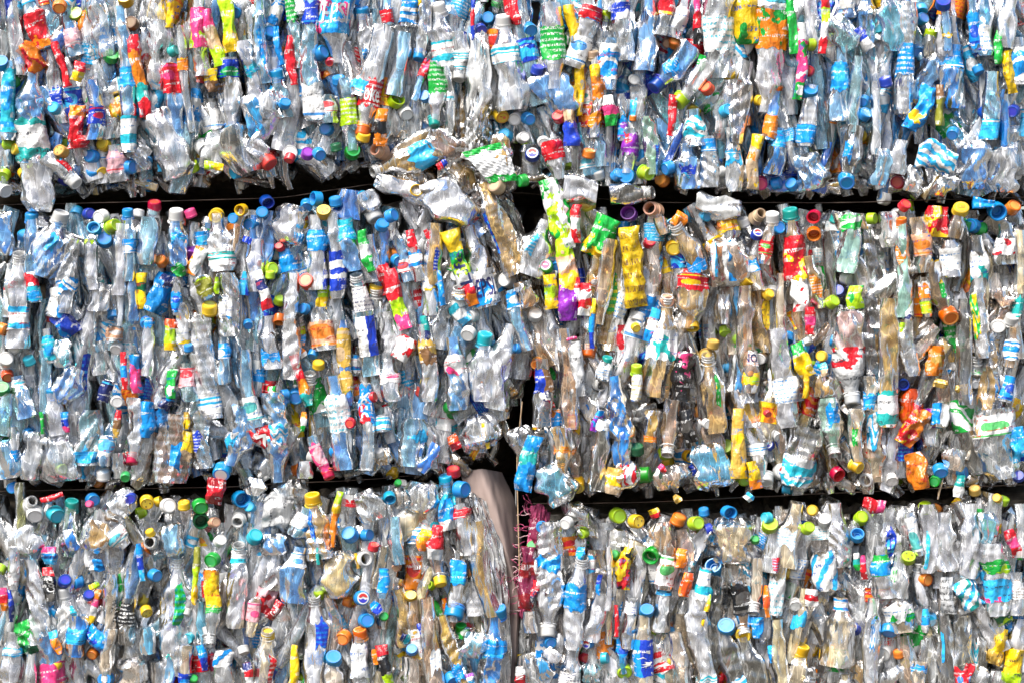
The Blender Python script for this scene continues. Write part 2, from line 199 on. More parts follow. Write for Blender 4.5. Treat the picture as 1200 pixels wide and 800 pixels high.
TABLE = """
b 18 2 18 72 18
b 30 -8 56 56 20 L=pl:lblue:white:.05:.2 L=bl:red:orange:.35:1
c 70 8 orange f
c 86 16 lime f
b 94 20 116 130 27 L=tx:white:cyan:.02:.42 T=THIN
b 110 -10 122 52 22
b 140 8 150 180 18 L=pl:blue:lblue:.42:.55 L=bd:white:cyan:.75:1
w 157 42 172 138 16 c=red,orange,orange,teal,red
p 178 -10 180 105 38
w 201 -12 199 33 10 c=yellow,yellow
c 148 1 yellow f
c 155 28 brown f
b 133 20 137 62 15 L=pl:blue:white:.3:.75
c 130 66 green f r=10
c 24 74 blue d
w 26 52 48 82 26 c=white,orange,red p=bl
w 64 50 80 102 10 c=red,red
b 58 58 70 128 17
b 80 26 90 66 20 L=pl:pinkclear:white:.2:.7
w 97 74 90 96 14 c=red,yellow
b 108 95 112 165 19 L=pl:dblue:red:.45:.75
w 91 124 90 168 18 c=orange,red,red
b 125 105 132 170 20
b 38 80 38 192 37 L=bd:white:teal:.55:.98
b 12 72 8 165 15 L=pl:cyan:blue:.1:.9
c 3 75 blue f
b 206 152 198 74 22 L=pl:red:pink:.55:.98
b 183 135 190 82 15 L=pl:pink:red:.5:.8
p 182 128 208 208 40
b 212 30 224 155 11 L=pl:orange:yellow:.3:.42
b 232 -5 238 90 20 L=bl:pink:lime:.15:.65
b 50 122 66 145 14
c 64 127 lblue f
c 15 95 green f
c 203 60 teal r
w 262 -5 270 62 17 c=lime,lime,yellow
c 274 12 blue f r=10
b 282 30 305 115 22 c=yellow t=green
w 241 12 258 78 14 c=pink,tan,lime
b 303 -5 310 78 15
b 284 48 298 112 19
c 314 37 blue f
w 322 30 330 75 9 c=blue,blue
c 336 65 blue f
b 323 85 332 128 20 c=blue
c 334 122 blue f
b 338 -8 352 80 11 L=tx:green:white:.02:.38
b 366 0 369 142 20 L=pl:dblue:blue:.02:.2 L=pl:white:blue:.7:1
w 341 42 345 100 11 c=red,red
b 396 74 394 -35 38 L=bl:blue:blue:lblue:pink:white:.3:.75 T=PEPSI
b 423 10 432 66 19 c=blue
c 376 62 blue r r=10
c 397 94 blue u
c 382 151 blue f r=10
b 424 156 450 30 26 c=orange L=tx:red:white:.24:.5 T=Coke
b 413 177 404 92 20 c=green L=tx:lime:white:.35:.72
c 464 118 lime f o r=11
c 475 132 white f r=10
b 464 82 462 112 17 t=smoke
w 448 128 446 172 14 c=orange,black,orange
b 272 157 266 68 26 c=blue L=pl:dblue:green:.74:.97
w 245 82 250 108 17 c=yellow,brown
b 250 96 250 130 20
p 318 106 316 140 22
p 292 112 303 160 22 t=blue
b 386 112 388 145 18 L=pl:white:red:.2:.6
b 352 82 360 140 10 L=pl:blue:white:.0:.5
b 366 76 372 142 12 L=bd:white:blue:.2:.9
c 386 73 red f r=5
b 474 38 462 98 18
b 440 55 418 112 17 L=pl:lblue:white:.7:.9
b 453 0 455 30 14 L=pl:red:red:.4:.9
b 350 -5 352 18 12 L=pl:white:white:.1:.9
b 248 118 252 162 24 L=pl:white:blue:.2:.7
b 480 -12 478 32 17 L=bd:blue:white:.1:.9
w 492 -8 491 14 6 c=yellow,yellow
b 491 68 497 10 17 c=blue d
b 513 8 526 88 26 c=white L=bd:white:cyan:.5:.88
b 538 92 540 38 17 c=white f L=bd:white:cyan:.2:.62
b 503 70 485 118 11 L=pl:red:pink:.0:.45
b 509 146 508 72 16 c=teal L=tx:green:white:.5:.95
b 523 78 526 160 11 L=pl:white:cyan:.4:.5
b 540 100 546 165 25 t=tan
p 560 40 556 150 26 t=milk
c 498 113 blue f
c 563 34 dblue f
c 572 20 blue f
w 556 -5 555 48 6 c=dblue,red,dblue
b 590 22 602 130 34 c=white L=bd:white:cyan:.28:.48
w 596 -4 606 30 18 c=red,red
c 620 34 blue f r=10
b 650 105 646 4 26 L=tx:green:white:.33:.72
w 667 6 680 136 13 c=yellow,yellow,yellow,yellow
b 695 8 672 80 24 L=bl:red:blue:.0:.22 L=pl:white:blue:.5:.9
b 712 13 708 62 17 c=lime
b 695 62 696 162 15 c=tan L=bl:yellow:orange:.15:.3 L=pl:orange:orange:.3:.55 L=pl:orange:orange:.72:.86
b 683 80 686 132 15 c=peach L=pl:white:teal:.5:.8
c 630 82 dblue u
p 632 82 668 134 42
c 587 135 yellow f r=10 e=1
c 592 158 lblue f r=9
c 604 139 white f r=10
c 619 139 blue f
c 655 137 red f
w 668 130 668 172 18 c=tan,dblue,dblue
b 717 45 714 106 20 L=wv:white:blue:.1:.8
w 712 112 716 148 18 c=white,pink,green
c 708 92 yellow f
b 728 -25 734 72 20 L=bl:dblue:white:.3:.5
b 760 -8 756 66 22
b 783 -22 774 42 14 L=pl:red:yellow:0:.62
b 804 -5 788 44 19 L=pl:white:white:.3:.8
c 793 48 orange f r=10
c 783 48 peach f r=7
c 803 57 teal r r=6
b 768 101 802 62 30 c=dblue
w 817 -5 816 52 10 c=pink,red,black
b 844 92 842 -6 29 L=tx:white:cyan:.3:.74
w 870 -10 872 52 36 c=yellow,yellow,green p=bl
w 864 36 858 104 11 c=red,yellow,yellow,orange
c 856 88 yellow f
b 895 132 903 -8 30 L=pl:white:cyan:.88:1 L=bl:orange:green:.53:.86
w 925 -5 931 64 12 c=green,green,green
b 911 102 900 165 16 c=orange L=bl:orange:brown:.55:.95
w 940 28 934 118 13 c=milk,clear,pink,green,white p=bl
c 949 52 lime l
c 947 83 red f
c 949 108 blue f
c 891 118 yellow f
b 876 72 864 150 20 t=smoke
c 814 121 x f
b 795 120 822 82 22 c=lime
w 824 66 818 84 11 c=green,green
c 828 104 redorange f
c 851 130 lblue f
w 789 112 784 160 10 c=red,red
c 744 92 white f
b 812 128 818 172 22 L=wv:white:cyan:.2:.8
b 952 100 944 172 19 L=pl:blue:lblue:.65:.95
b 750 75 742 160 20
c 742 138 orange u r=5
b 728 110 730 165 12 L=pl:blue:purple:.5:.95
w 966 -8 962 64 10 c=red,lime,white,red
b 992 -14 992 22 22 L=pl:white:white:.1:.7
b 1018 -12 1018 38 28
c 1083 20 blue f r=10
c 1030 33 cyan f r=8
b 1093 36 1090 66 17 c=lime t=smoke
c 1076 58 blue f
b 1066 2 1060 134 21 L=tx:blue:white:.38:.66
w 1003 34 1020 58 16 c=dblue,white
c 1038 96 dblue u r=10
c 1012 118 blue f
c 1014 134 blue f r=9
b 986 55 982 142 21 L=pl:blue:lblue:.22:.6
b 1006 66 1000 138 15
b 1024 96 1025 165 11
p 1098 62 1072 120 30
w 1090 102 1066 152 21 c=lblue,blue,yellow p=bl
w 1102 100 1101 148 11 c=brown,olive,olive
b 1156 -14 1157 66 20 L=tx:white:blue:.55:.95
w 1171 36 1169 76 11 c=green,green
w 1179 60 1187 110 12 c=yellow,yellow
c 1149 58 dblue d
c 1147 82 blue d
b 1138 -5 1146 62 14 L=pl:blue:dblue:.3:.9
b 1192 44 1194 100 26 L=wv:white:blue:.2:.9
c 1157 132 dblue f o r=11
c 1116 157 blue f r=9
b 1122 52 1118 128 28 L=pl:blue:white:.1:.35
b 1120 110 1128 175 20 t=blue
b 1116 -5 1118 52 16
b 1106 10 1110 60 11 L=pl:yellow:white:.6:.7
b 1186 -5 1178 45 20
c 1104 5 dblue f
b 1162 85 1160 165 20 L=pl:lblue:white:.7:1
b 1176 105 1178 160 14
c 1188 130 dblue f
p 1045 0 1045 60 30
p 975 20 995 60 30
c 9 168 lime f
c 19 175 yellow l
c 72 178 gold f r=10 e=3
w 92 160 93 174 24 c=red,red
b 3 220 2 195 14 t=green
c 3 205 lime f
c 27 203 yellow f
p 46 178 44 248 36 hang
b 88 214 60 190 20 c=white f
c 106 183 blue f r=10
c 106 202 blue u
c 117 201 yellow f r=9
c 120 169 yellow f
b 132 170 138 214 26 L=pl:pinkclear:red:.2:.7
p 155 164 165 200 28 t=clear
c 152 196 blue r r=9
c 169 187 blue f
w 184 160 184 200 8 c=blue,lblue
c 222 194 lime u r=10
c 238 173 clear f r=12
c 2 222 white r
p 2 248 4 300 26
b 36 252 33 330 19 c=blue
b 70 252 52 310 40 c=white
c 102 250 dblue f
c 118 254 white f r=11
c 111 268 lblue f o
c 122 281 blue f r=11
c 133 265 lime r
b 150 248 152 330 14 c=blue L=pl:blue:white:.4:.6
c 160 251 white d
c 223 250 pink u r=9
b 206 250 208 300 22 c=white
w 209 278 217 281 7 c=lime
b 140 262 138 330 16
b 106 280 108 340 15 L=pl:lime:lime:.0:.08
b 176 255 172 300 24
b 184 284 182 320 18
c 188 306 orange f
w 206 310 214 324 14 c=green,green
b 220 300 228 260 13
c 222 298 purple f
w 236 290 224 322 15 c=orange,white,orange p=bl
b 234 268 238 300 16 L=pl:blue:lblue:.1:.6
b 85 280 75 350 22
b 16 290 14 350 20
p 258 160 240 198 28
w 240 195 262 196 12 c=lime,yellow
c 270 177 white f r=10 e=2
b 292 204 276 160 34 t=smoke
b 315 191 295 170 24 c=red f
c 338 179 white f r=10
c 340 186 red d r=7
c 360 180 purple f
c 374 181 blue f r=9
c 394 173 dgreen u r=9
c 413 177 green u
c 426 160 yellow u
c 442 176 peach f o
w 438 165 454 166 10 c=orange,orange
b 438 200 512 166 38 t=tan c=-
p 440 208 520 240 22 t=warm
b 462 196 505 226 36 t=tan nocap
p 520 190 548 228 34 t=brown
c 252 253 yellow d r=9
b 253 250 258 318 28 L=bd:white:teal:.6:.9
c 274 256 blue f
c 283 246 yellow f o
b 284 246 276 285 9 t=tan
c 293 262 blue f r=10
c 307 249 blue f
c 312 236 dblue f o r=10
p 345 240 335 285 38 t=clear
w 353 238 356 268 9 c=orange,redorange,yellow
c 358 240 blue f
c 371 233 blue l o r=10
c 380 249 yellow f r=9 e=3
b 369 252 372 340 23 L=pl:blue:lblue:.2:.48
c 393 236 blue u
b 408 222 404 256 28
b 438 254 425 225 30 c=white
c 424 230 lblue f
c 459 253 blue r r=9
c 448 264 blue f
b 305 262 340 318 22 L=pl:white:white:.3:.9
b 330 262 346 325 30 L=bl:blue:blue:.45:.85
c 327 289 red f r=6
c 317 315 lime f r=9
b 388 250 396 350 18 L=bd:dblue:white:.45:.9
b 405 256 415 318 24 L=pl:cyan:blue:.0:.4
b 430 275 436 320 20
w 424 270 437 318 13 c=green,milk,green
c 306 310 red r r=6
w 285 280 295 284 10 c=dblue
w 448 310 455 345 17 c=red,red
b 465 280 478 330 16 L=pl:white:red:.5:.8
c 466 305 blue f
b 300 280 300 330 22
b 484 168 482 200 34 t=tan
c 488 223 yellow f o
p 500 160 545 178 30 t=tan
w 512 196 524 190 10 c=red,dblue
w 492 222 524 216 14 c=white,white,blue
b 557 206 562 250 13 c=yellow
c 582 218 tan f r=11
p 505 220 552 260 44
b 548 230 575 320 14 L=pl:blue:white:.05:.3
b 510 262 505 320 22 t=tan
w 527 270 555 358 19 c=yellow,yellow,green,lime,milk,red,orange T=Life
b 548 265 572 360 26 L=bl:white:blue:.55:.97 T=PEPSI
w 480 270 486 296 12 c=red,red
b 484 290 492 330 18 L=bd:white:blue:.1:.6
w 498 270 504 280 8 c=red
b 565 215 600 300 28 t=tan
b 590 235 612 295 26 t=smoke
b 640 258 622 310 34 
w 640 210 668 292 26 c=green,green,white,lime,green p=bl
c 612 212 green l
w 664 232 668 270 20 c=white,brown,lime p=bl
b 660 220 700 225 30 t=dblue
c 640 312 green f r=10 e=4
w 665 280 668 376 21 c=lime,peach,yellow,purple,purple
c 655 312 blue f
c 624 181 dblue f r=10 e=5
b 655 210 645 165 24 L=pl:red:red:.5:1
c 613 161 white f
c 637 167 white f
c 690 180 orange u r=9
b 700 150 704 195 22 c=-
c 700 203 white u r=10
w 676 240 675 285 13 c=red,white,red
c 689 240 yellow f r=9
w 715 255 694 300 32 c=lime,green,green,yellow p=bl
c 705 295 yellow f
c 718 284 cyan r
b 712 290 712 380 26 t=tan
b 700 300 690 350 16 t=tan
b 690 245 704 262 20
c 724 205 blue f
c 735 206 blue u r=10
b 735 203 738 150 18 L=bl:purple:red:.4:.9
c 758 203 lime r r=9
b 764 205 760 150 18 t=green
c 783 197 blue l r=9
b 805 168 808 222 30
b 830 160 832 220 20 L=pl:blue:white:.05:.3
c 843 201 white l
b 856 150 860 225 20
c 870 203 white f r=10
w 888 158 880 222 15 c=orange,yellow,tan,orange p=bl
c 893 214 pink f r=9
c 912 214 blue r r=10
c 929 216 blue f r=9
b 912 150 904 205 22 L=pl:lblue:blue:.05:.4
w 935 205 934 195 26 c=dblue,dblue T=Srs
p 945 180 955 222 36
b 762 226 715 232 22 c=- t=smoke
c 755 226 white l e=6
c 738 250 purple f o r=11
c 764 245 peach f o r=11
b 772 255 778 275 18 t=tan
w 736 266 748 360 25 c=yellow,brown p=tx
c 762 284 red f
w 800 250 790 265 18 c=orange,orange
b 792 265 820 320 22 c=- L=pl:blue:blue:.75:1
c 791 266 lblue f o r=11
c 790 290 yellow f r=10
p 815 240 868 246 26 t=milk
c 827 253 lblue f
c 848 264 orange f
b 856 280 850 252 24 L=pl:yellow:orange:.3:.8
c 872 260 white u
p 850 278 852 336 46 t=tan
w 852 281 855 330 13 c=white,blue p=sp
w 836 285 838 325 8 c=white,lblue p=sp
c 887 275 dblue f r=8 e=5
c 905 255 white u r=9
b 906 256 896 310 15 L=pl:red:green:.5:.8
c 912 267 blue f
b 927 248 935 330 25 c=teal L=bl:red:yellow:.35:.98
c 954 254 red f o r=10
c 954 274 orange f r=10 o
c 890 252 tan f o
b 880 300 890 340 15 L=pl:blue:white:.1:.5
b 947 300 955 350 24 t=tan
w 800 315 822 330 26 c=white,red,white p=bl
b 975 165 962 225 18
b 993 212 1000 160 24 t=smoke
c 992 212 blue f r=10
c 1000 184 dblue f r=11
p 1032 175 1030 218 22
b 1056 165 1050 205 20 
c 1054 213 red f r=9
p 1072 195 1066 225 20
p 1074 180 1118 192 30 t=printed
p 1100 210 1112 225 36 t=smoke
p 1140 165 1140 222 36
p 1180 165 1175 225 42
c 981 256 teal u r=8
b 1000 250 990 320 24 t=green L=st:green:white:.05:.3
w 978 285 990 300 14 c=white,blue
c 1023 256 lime r r=8
b 1022 268 1020 460 30 t=smoke
p 1040 248 1042 290 24 t=milk
b 1056 258 1052 350 16 c=orange t=green
c 1060 241 red f
b 1074 255 1080 320 18 t=tan L=pl:peach:orange:.3:.7
w 1100 242 1098 278 30 c=red,red,yellow,red p=bl
c 1125 246 yellow f r=10 e=7
b 1124 250 1118 280 18 t=brown
c 1103 312 yellow f r=9
b 1112 282 1116 325 24 L=pl:white:white:.2:.8
c 1142 264 blue f r=11
c 1170 247 blue f o r=12
w 1140 238 1165 240 12 c=blue,blue
c 1189 243 orange f r=11
b 1144 276 1146 345 20 L=bl:white:teal:.3:.75
b 1178 262 1182 310 26 L=bl:white:red:.35:.75
b 1194 270 1196 330 16
b 1160 300 1155 350 14
b 570 112 565 200 20 t=olive nocap
p 582 158 588 206 24 t=tan
b 12 310 8 372 16 L=bl:white:red:.1:.7
b 24 300 22 408 26 L=bd:white:lblue:.55:.8 c=-
b 36 300 42 355 14 L=bl:white:red:.35:.65 L=pl:cyan:blue:.66:1
c 4 386 orange r
c 17 406 white f r=10
c 7 421 white f r=10
c 7 440 redorange f r=9
c 34 422 cyan u r=8
b 50 350 46 410 14
b 70 335 64 372 24 L=sp:white:blue:.1:.9
w 68 366 86 392 22 c=dblue,blue p=bl
b 54 385 60 425 14 L=pl:cyan:blue:.2:.9
p 72 398 74 430 24 t=blue
b 48 410 52 470 15
b 112 326 112 365 21 c=- L=pl:teal:teal:0:.12
b 104 358 92 498 28 nocap bow=8
p 90 430 68 470 30
c 62 459 blue u
b 20 440 30 490 24 L=pl:white:cyan:.1:.25
c 130 370 blue d r=9
b 130 352 134 380 14
b 135 382 134 400 19 L=pl:peach:white:.1:.9
c 136 408 white f r=9
b 142 320 140 380 12
b 155 318 155 365 14
w 166 320 168 362 12 c=yellow,dgreen,yellow,yellow
w 196 322 178 366 26 c=navy,blue,blue p=bl
b 175 372 172 440 16 L=pl:blue:white:.05:.15
b 186 405 182 464 19
c 171 379 blue d r=7
w 146 412 148 456 8 c=red,blue,red
w 158 415 160 460 14 c=white,blue,pink,white p=bl
w 200 374 198 410 14 c=redorange,lime,lime,yellow
b 212 355 214 415 16 L=bl:clear:yellow:.5:.8
w 202 432 202 466 13 c=white,green,green,white p=star
b 220 425 222 470 20 L=pl:pinkclear:red:.1:.6
c 222 407 blue u r=7
b 238 370 230 320 22
b 252 490 234 370 28 L=bd:white:lblue:.05:.25
b 120 470 128 445 16 L=pl:navy:lblue:.0:1
c 136 470 white f
b 208 325 206 370 12 L=pl:blue:dblue:.4:.9
b 246 350 234 325 20 L=pl:olive:lime:.1:.9
c 246 362 yellow u r=10
c 4 455 green f r=9
b 10 460 4 500 18
b 60 460 66 500 22
w 190 465 178 505 27 c=blue,navy,blue,blue p=bl
w 256 325 256 345 7 c=lime,lime
b 266 320 268 380 24
b 288 318 284 346 15 L=sp:lblue:dblue:.0:1
w 300 318 316 362 13 c=white,navy,white,red
c 317 322 lime u r=7
c 267 383 green f r=9
b 268 385 280 440 15
c 290 380 blue f r=7
b 306 360 306 400 24 t=blue
b 315 370 320 420 26
c 327 352 lime u r=9
c 327 374 orange d r=8 o
b 344 320 340 420 18
b 348 372 350 405 14 L=sp:white:lime:.0:.6 L=pl:blue:blue:.65:.85 c=-
c 370 325 blue f r=11
c 360 330 redorange f r=10
w 378 334 376 362 16 c=lime,yellow
b 376 360 382 410 32 L=pl:peach:orange:.3:.9
c 356 362 blue f r=8
b 402 375 406 475 14 L=pl:gold:tan:.1:.55 L=pl:gold:olive:.6:.85
c 407 470 pink d r=9
w 390 400 388 425 6 c=lime,lime
b 416 330 420 380 14 t=blue
b 418 325 436 440 20 c=- L=tx:white:navy:.1:.35 L=sp:white:dblue:.4:.8
c 440 338 yellow u r=9
b 440 340 438 372 16 c=-
w 456 316 478 385 17 c=red,red,lime,pink
b 452 365 456 425 22
w 480 395 466 420 24 c=red,white,red p=bl
b 430 410 436 460 25
b 428 448 430 550 17 L=bl:blue:red:.03:.45 T=PEPSI
c 436 465 red r r=8
w 345 415 362 475 13 c=red,red,orange,teal
w 350 410 356 418 14 c=orange,white
c 366 415 blue d r=7
c 373 427 yellow u r=8
b 362 440 360 470 16 c=- t=brown
c 333 462 blue l r=8
c 346 464 blue f r=10
b 262 390 264 450 14 L=pl:blue:white:.2:.5
b 285 410 302 500 18 L=pl:white:teal:.6:.9
b 320 430 320 470 22
w 319 452 320 472 12 c=milk,green,milk p=star
b 390 440 402 550 22 L=tx:white:cyan:.2:.6
b 414 415 412 440 14 L=bd:white:blue:.0:.8
b 455 420 460 470 24 L=pl:white:pink:.35:.55
b 472 330 478 400 20
b 500 320 504 370 16 L=bl:clear:yellow:.1:.4
w 511 318 520 358 9 c=blue,blue
b 520 365 514 400 26
c 537 324 white f r=10
b 538 340 538 352 18 c=- L=pl:white:gold:.2:.7
w 530 358 548 378 18 c=cyan,white,lblue
c 552 370 white f r=10
c 549 391 white f r=10
b 496 380 502 470 20 L=bl:gold:brown:.2:.5
w 497 370 502 404 11 c=teal,navy
b 560 362 574 430 22
b 598 340 620 410 16 L=pl:blue:white:.05:.3
c 594 328 white f r=10
p 612 330 620 360 24 t=tan
b 530 395 536 480 24 L=bl:clear:pink:.25:.5
b 568 395 566 470 28 L=pl:lblue:white:.0:.08 c=cyan
b 600 380 584 460 30
c 606 408 blue l r=7
c 528 477 green f r=9
w 534 450 530 462 18 c=orange,orange
c 627 369 white f r=10
b 643 362 660 440 16 c=clear
w 643 322 648 362 16 c=yellow,lime,yellow
c 655 350 cyan f r=8
w 678 325 676 352 8 c=red,white
w 686 332 684 370 14 c=red,white,red,white
b 690 415 690 360 20 c=orange
w 697 350 694 408 7 c=yellow,blue,dblue
w 672 400 678 464 16 c=milk,milk,milk p=logo
b 634 420 634 500 20 L=sp:dblue:brown:.15:.5
w 637 448 645 478 14 c=red,white,red T=Coca
b 630 380 640 420 24 t=tan
c 629 426 orange d r=7
b 660 385 668 480 20 t=tan
b 668 445 664 500 20 t=tan
w 676 396 664 398 5 c=pink,pink
b 712 420 706 446 17 c=teal L=tx:white:blue:.2:.9
b 720 440 730 500 26 t=blue
b 730 370 726 330 20 t=tan
b 726 420 722 330 22 t=tan
c 704 450 clear f o
c 782 353 peach f r=10
b 782 350 770 465 38 c=- t=tan L=bl:white:teal:.32:.62
b 806 385 812 320 36 L=pl:red:yellow:.7:.97 t=tan
c 812 382 yellow d o r=9
w 770 362 758 400 13 c=lblue,white,blue
c 748 372 white d r=9
c 745 384 yellow f r=6
b 800 470 806 412 22 L=bl:black:pink:.0:.99 t=smoke
b 806 390 822 470 13 t=smoke
b 850 320 850 340 20 L=pl:green:milk:.3:.7
c 851 388 lime d r=8
b 848 345 848 380 22 t=smoke
b 862 330 864 440 13 t=blue
b 874 335 878 420 20 t=tan
b 880 410 878 460 18 L=tx:white:red:.0:.35 L=pl:yellow:lime:.5:.8 t=tan T=NO
c 836 403 gold u r=9
c 830 416 gold f r=10
b 830 418 838 490 28 c=- t=tan
b 892 325 896 396 24
c 901 345 yellow f r=7
c 877 328 yellow r
b 886 318 888 328 12 L=pl:blue:white:.1:.9
w 935 318 938 365 22 c=red,white,white,red p=bl
b 917 320 915 395 13
w 948 360 948 392 14 c=red,pink,red
c 924 396 blue d r=8
c 948 400 white d r=6
b 910 385 925 500 26 L=tx:white:blue:.5:.75
w 932 402 948 440 18 c=green,yellow,yellow
w 944 438 942 466 8 c=yellow,yellow
b 905 430 904 470 9 L=pl:white:blue:.1:.9
c 893 420 white f r=9
b 735 410 725 440 12 L=pl:red:lblue:.0:.6
c 728 416 red u r=8
b 746 430 744 470 13 c=lime L=tx:white:yellow:.2:.95
b 780 470 766 440 34 t=tan L=pl:peach:lime:.3:.9
b 700 380 714 300 18 t=tan
c 994 326 white r r=10
c 984 341 dblue f r=8
c 976 354 lime f r=9
w 1003 335 1004 362 18 c=green,lime,green p=bl
b 1000 470 994 365 36 t=pinkclear L=bl:clear:red:.1:.6 c=milk
w 991 362 998 400 13 c=red,red
w 994 395 1003 460 8 c=red,red
w 988 440 992 470 30 c=orange,lime,orange p=bl
b 1010 390 1012 450 10 L=pl:blue:cyan:.2:.8
b 1042 350 1038 500 24 L=bd:white:teal:.72:.98 t=tan
b 1060 318 1070 440 20 L=bl:clear:navy:.25:.45
c 1053 411 blue d r=9
c 1060 450 dblue f r=8 o
w 1056 378 1057 398 6 c=lime,yellow
b 1082 325 1086 372 13 L=bl:white:orange:.1:.5 L=pl:lime:yellow:.6:.9
b 1112 372 1098 320 24 c=orange t=brown
c 1112 370 orange f r=11
w 1072 455 1068 500 28 c=orange,redorange,orange p=bl
w 1098 405 1096 440 20 c=orange,gold p=bl
p 1105 395 1108 425 30 t=tan
w 1104 444 1102 454 20 c=gold,gold
w 1128 450 1130 462 18 c=yellow,gold p=bl
b 1130 350 1132 450 15
b 1120 400 1124 410 8 L=pl:dgreen:green:.0:1
c 1146 416 yellow u r=7
b 1146 418 1146 440 14 L=pl:white:green:.4:.95 c=-
c 1171 382 white f r=11
c 1186 374 white u r=9
b 1172 390 1160 490 26 c=-
b 1188 384 1182 430 18 L=wv:white:blue:.3:.8
b 1184 440 1176 470 14 L=pl:blue:dblue:.0:.9
b 1196 340 1194 420 12 L=pl:teal:white:.1:.4
p 1170 355 1185 345 24 t=tan
c 1144 450 white f r=6
b 1145 320 1150 400 18
b 1105 470 1100 500 20 L=sp:blue:white:.1:.9
b 1170 320 1168 350 16
b 966 360 972 340 12
c 963 417 yellow f r=8
w 962 425 966 440 12 c=cyan,tan
p 966 440 964 465 22 t=tan
b 1018 480 1018 440 16 L=pl:blue:lblue:.0:.5
p 5 515 12 560 28
b 15 500 18 545 12 L=pl:blue:lblue:.6:.9
c 31 507 lblue f r=8
w 48 482 50 508 6 c=green,green
p 40 505 36 562 26
p 65 510 72 564 44
b 60 480 66 520 20
w 77 482 79 506 8 c=blue,dblue,pink
b 104 480 104 545 26 nocap L=pl:lblue:blue:.75:.95
b 92 565 90 545 10 L=pl:lblue:blue:.2:.9
b 124 545 126 510 16 L=pl:white:lblue:.3:.95
c 120 556 white u r=10
b 140 560 138 530 18
w 140 480 136 512 9 c=red,brown,gold
b 155 540 158 480 18 c=red
b 182 480 158 562 20
c 147 558 green f r=6
w 174 470 170 512 18 c=blue,blue
b 202 565 206 500 40 nocap t=brown
b 182 530 180 566 22 t=brown
w 219 482 220 502 8 c=gold,yellow
w 222 505 216 540 16 c=yellow,yellow,tan
b 235 480 238 535 24
c 12 572 blue f
b 22 565 24 610 12 t=olive
c 36 588 clear f o r=9
c 40 602 white f r=11
w 48 586 74 578 8 c=red,red,red
c 64 603 cyan f r=11 
b 82 590 76 640 20 c=teal t=green
c 106 586 blue f r=10
c 105 590 pink f r=5
p 128 585 150 605 40 t=clear
c 154 583 dblue f r=8
c 172 588 yellow f r=9 e=3
c 184 588 yellow r r=7
c 197 592 white f r=10
c 216 591 yellow u r=9 e=3
c 234 593 green f r=11
c 234 610 dgreen f o r=10
p 118 610 106 645 28 t=tan
b 148 640 130 620 24 L=pl:white:cyan:.3:.9
c 176 635 clear f o r=10
p 195 615 205 650 30
c 176 624 yellow u r=6
p 20 620 35 650 30
p 80 620 84 645 20 t=blue
c 260 552 blue f r=11 e=8
b 268 545 285 490 34
w 292 495 328 524 20 c=red,red,red,white T=y
p 300 560 296 580 24 t=milk
b 325 565 320 480 32
w 356 482 355 505 8 c=orange,white,green
b 357 540 357 560 20
b 386 558 365 510 13 c=red L=pl:pink:pinkclear:.1:.8
c 394 528 blue f r=9
b 404 550 396 480 24 nocap
c 411 495 red f r=7
b 432 552 430 478 16 nocap
b 448 485 450 505 18 L=wv:white:lblue:.1:.9
b 468 534 472 490 14 c=white
p 447 525 450 545 20 t=tan
c 444 530 white u r=7
b 380 500 385 535 24 t=smoke
w 255 560 250 590 22 c=darkred,red,darkred
c 281 585 blue f r=12 o
c 292 595 lblue f r=9
p 340 562 338 592 40 t=milk
w 308 598 340 604 46 c=milk,milk p=star
c 298 629 cyan f r=10
c 278 610 white f o r=9
c 250 612 peach f r=8
c 257 634 white f r=9
b 366 582 375 640 28 c=yellow o t=tan
w 400 575 392 625 9 c=lime,yellow,orange,orange
w 390 612 390 640 7 c=orange,orange
c 410 626 blue f r=11
c 430 627 blue r r=10
c 456 583 lblue f o r=9
c 466 566 green f r=5
p 425 575 440 610 34
p 475 570 470 600 24
b 462 605 466 650 18
b 360 595 345 628 22 L=bl:white:blue:.2:.7
p 320 625 322 650 30
c 438 640 red u r=7
b 485 490 482 535 30
b 500 500 505 540 16
p 512 520 492 552 14
p 558 485 568 525 44 t=clear
w 528 510 536 526 14 c=redorange,red
w 566 495 572 525 6 c=yellow,gold,yellow
c 529 484 green f r=8
c 531 553 red u r=10
b 522 560 524 600 20 c=lblue t=blue
c 541 573 blue r r=11
w 520 585 528 620 20 c=blue,blue,white
w 514 615 508 655 16 c=red,red,milk
w 500 620 494 645 16 c=yellow,orange
b 538 590 548 650 22 L=pl:red:white:.1:.25
p 495 565 490 600 36
b 560 610 575 700 24 t=tan
p 608 500 622 545 28 t=smoke
w 626 510 614 575 20 c=blue,teal,blue,blue
c 642 543 blue u r=10
c 655 546 blue u r=10
b 650 545 644 480 22 L=bl:blue:orange:.7:1
b 655 560 658 500 22 L=pl:orange:tan:.5:.6
p 640 545 660 590 40 t=blue
b 675 570 672 480 20 c=yellow f t=tan
c 675 568 yellow f r=11 e=7
b 698 575 704 490 22 nocap L=bl:white:blue:.85:1
w 704 480 696 505 12 c=white,blue,purple p=bl
w 722 548 716 578 20 c=gold,yellow,tan
c 665 582 tan f r=5
w 626 608 632 640 14 c=maroon,maroon
p 690 600 670 615 46 t=clear
c 635 617 blue f r=8
c 684 625 lime l r=8
c 664 612 white f r=9
p 730 500 728 545 20 t=blue
c 746 526 dgreen u r=10
b 762 518 766 480 18 L=pl:orange:redorange:.0:.2 t=tan
c 781 531 lime d r=9
b 782 530 788 480 20 t=tan c=-
b 758 556 722 558 30 c=green t=tan
p 785 545 790 572 40 t=tan
w 772 545 780 552 10 c=pink,red
w 802 480 812 518 16 c=black,smoke,black
b 840 480 842 500 20 t=tan
c 829 496 white f r=8
c 843 495 white f r=7
p 828 520 836 572 44 t=blue
w 830 515 832 530 24 c=lblue,lblue
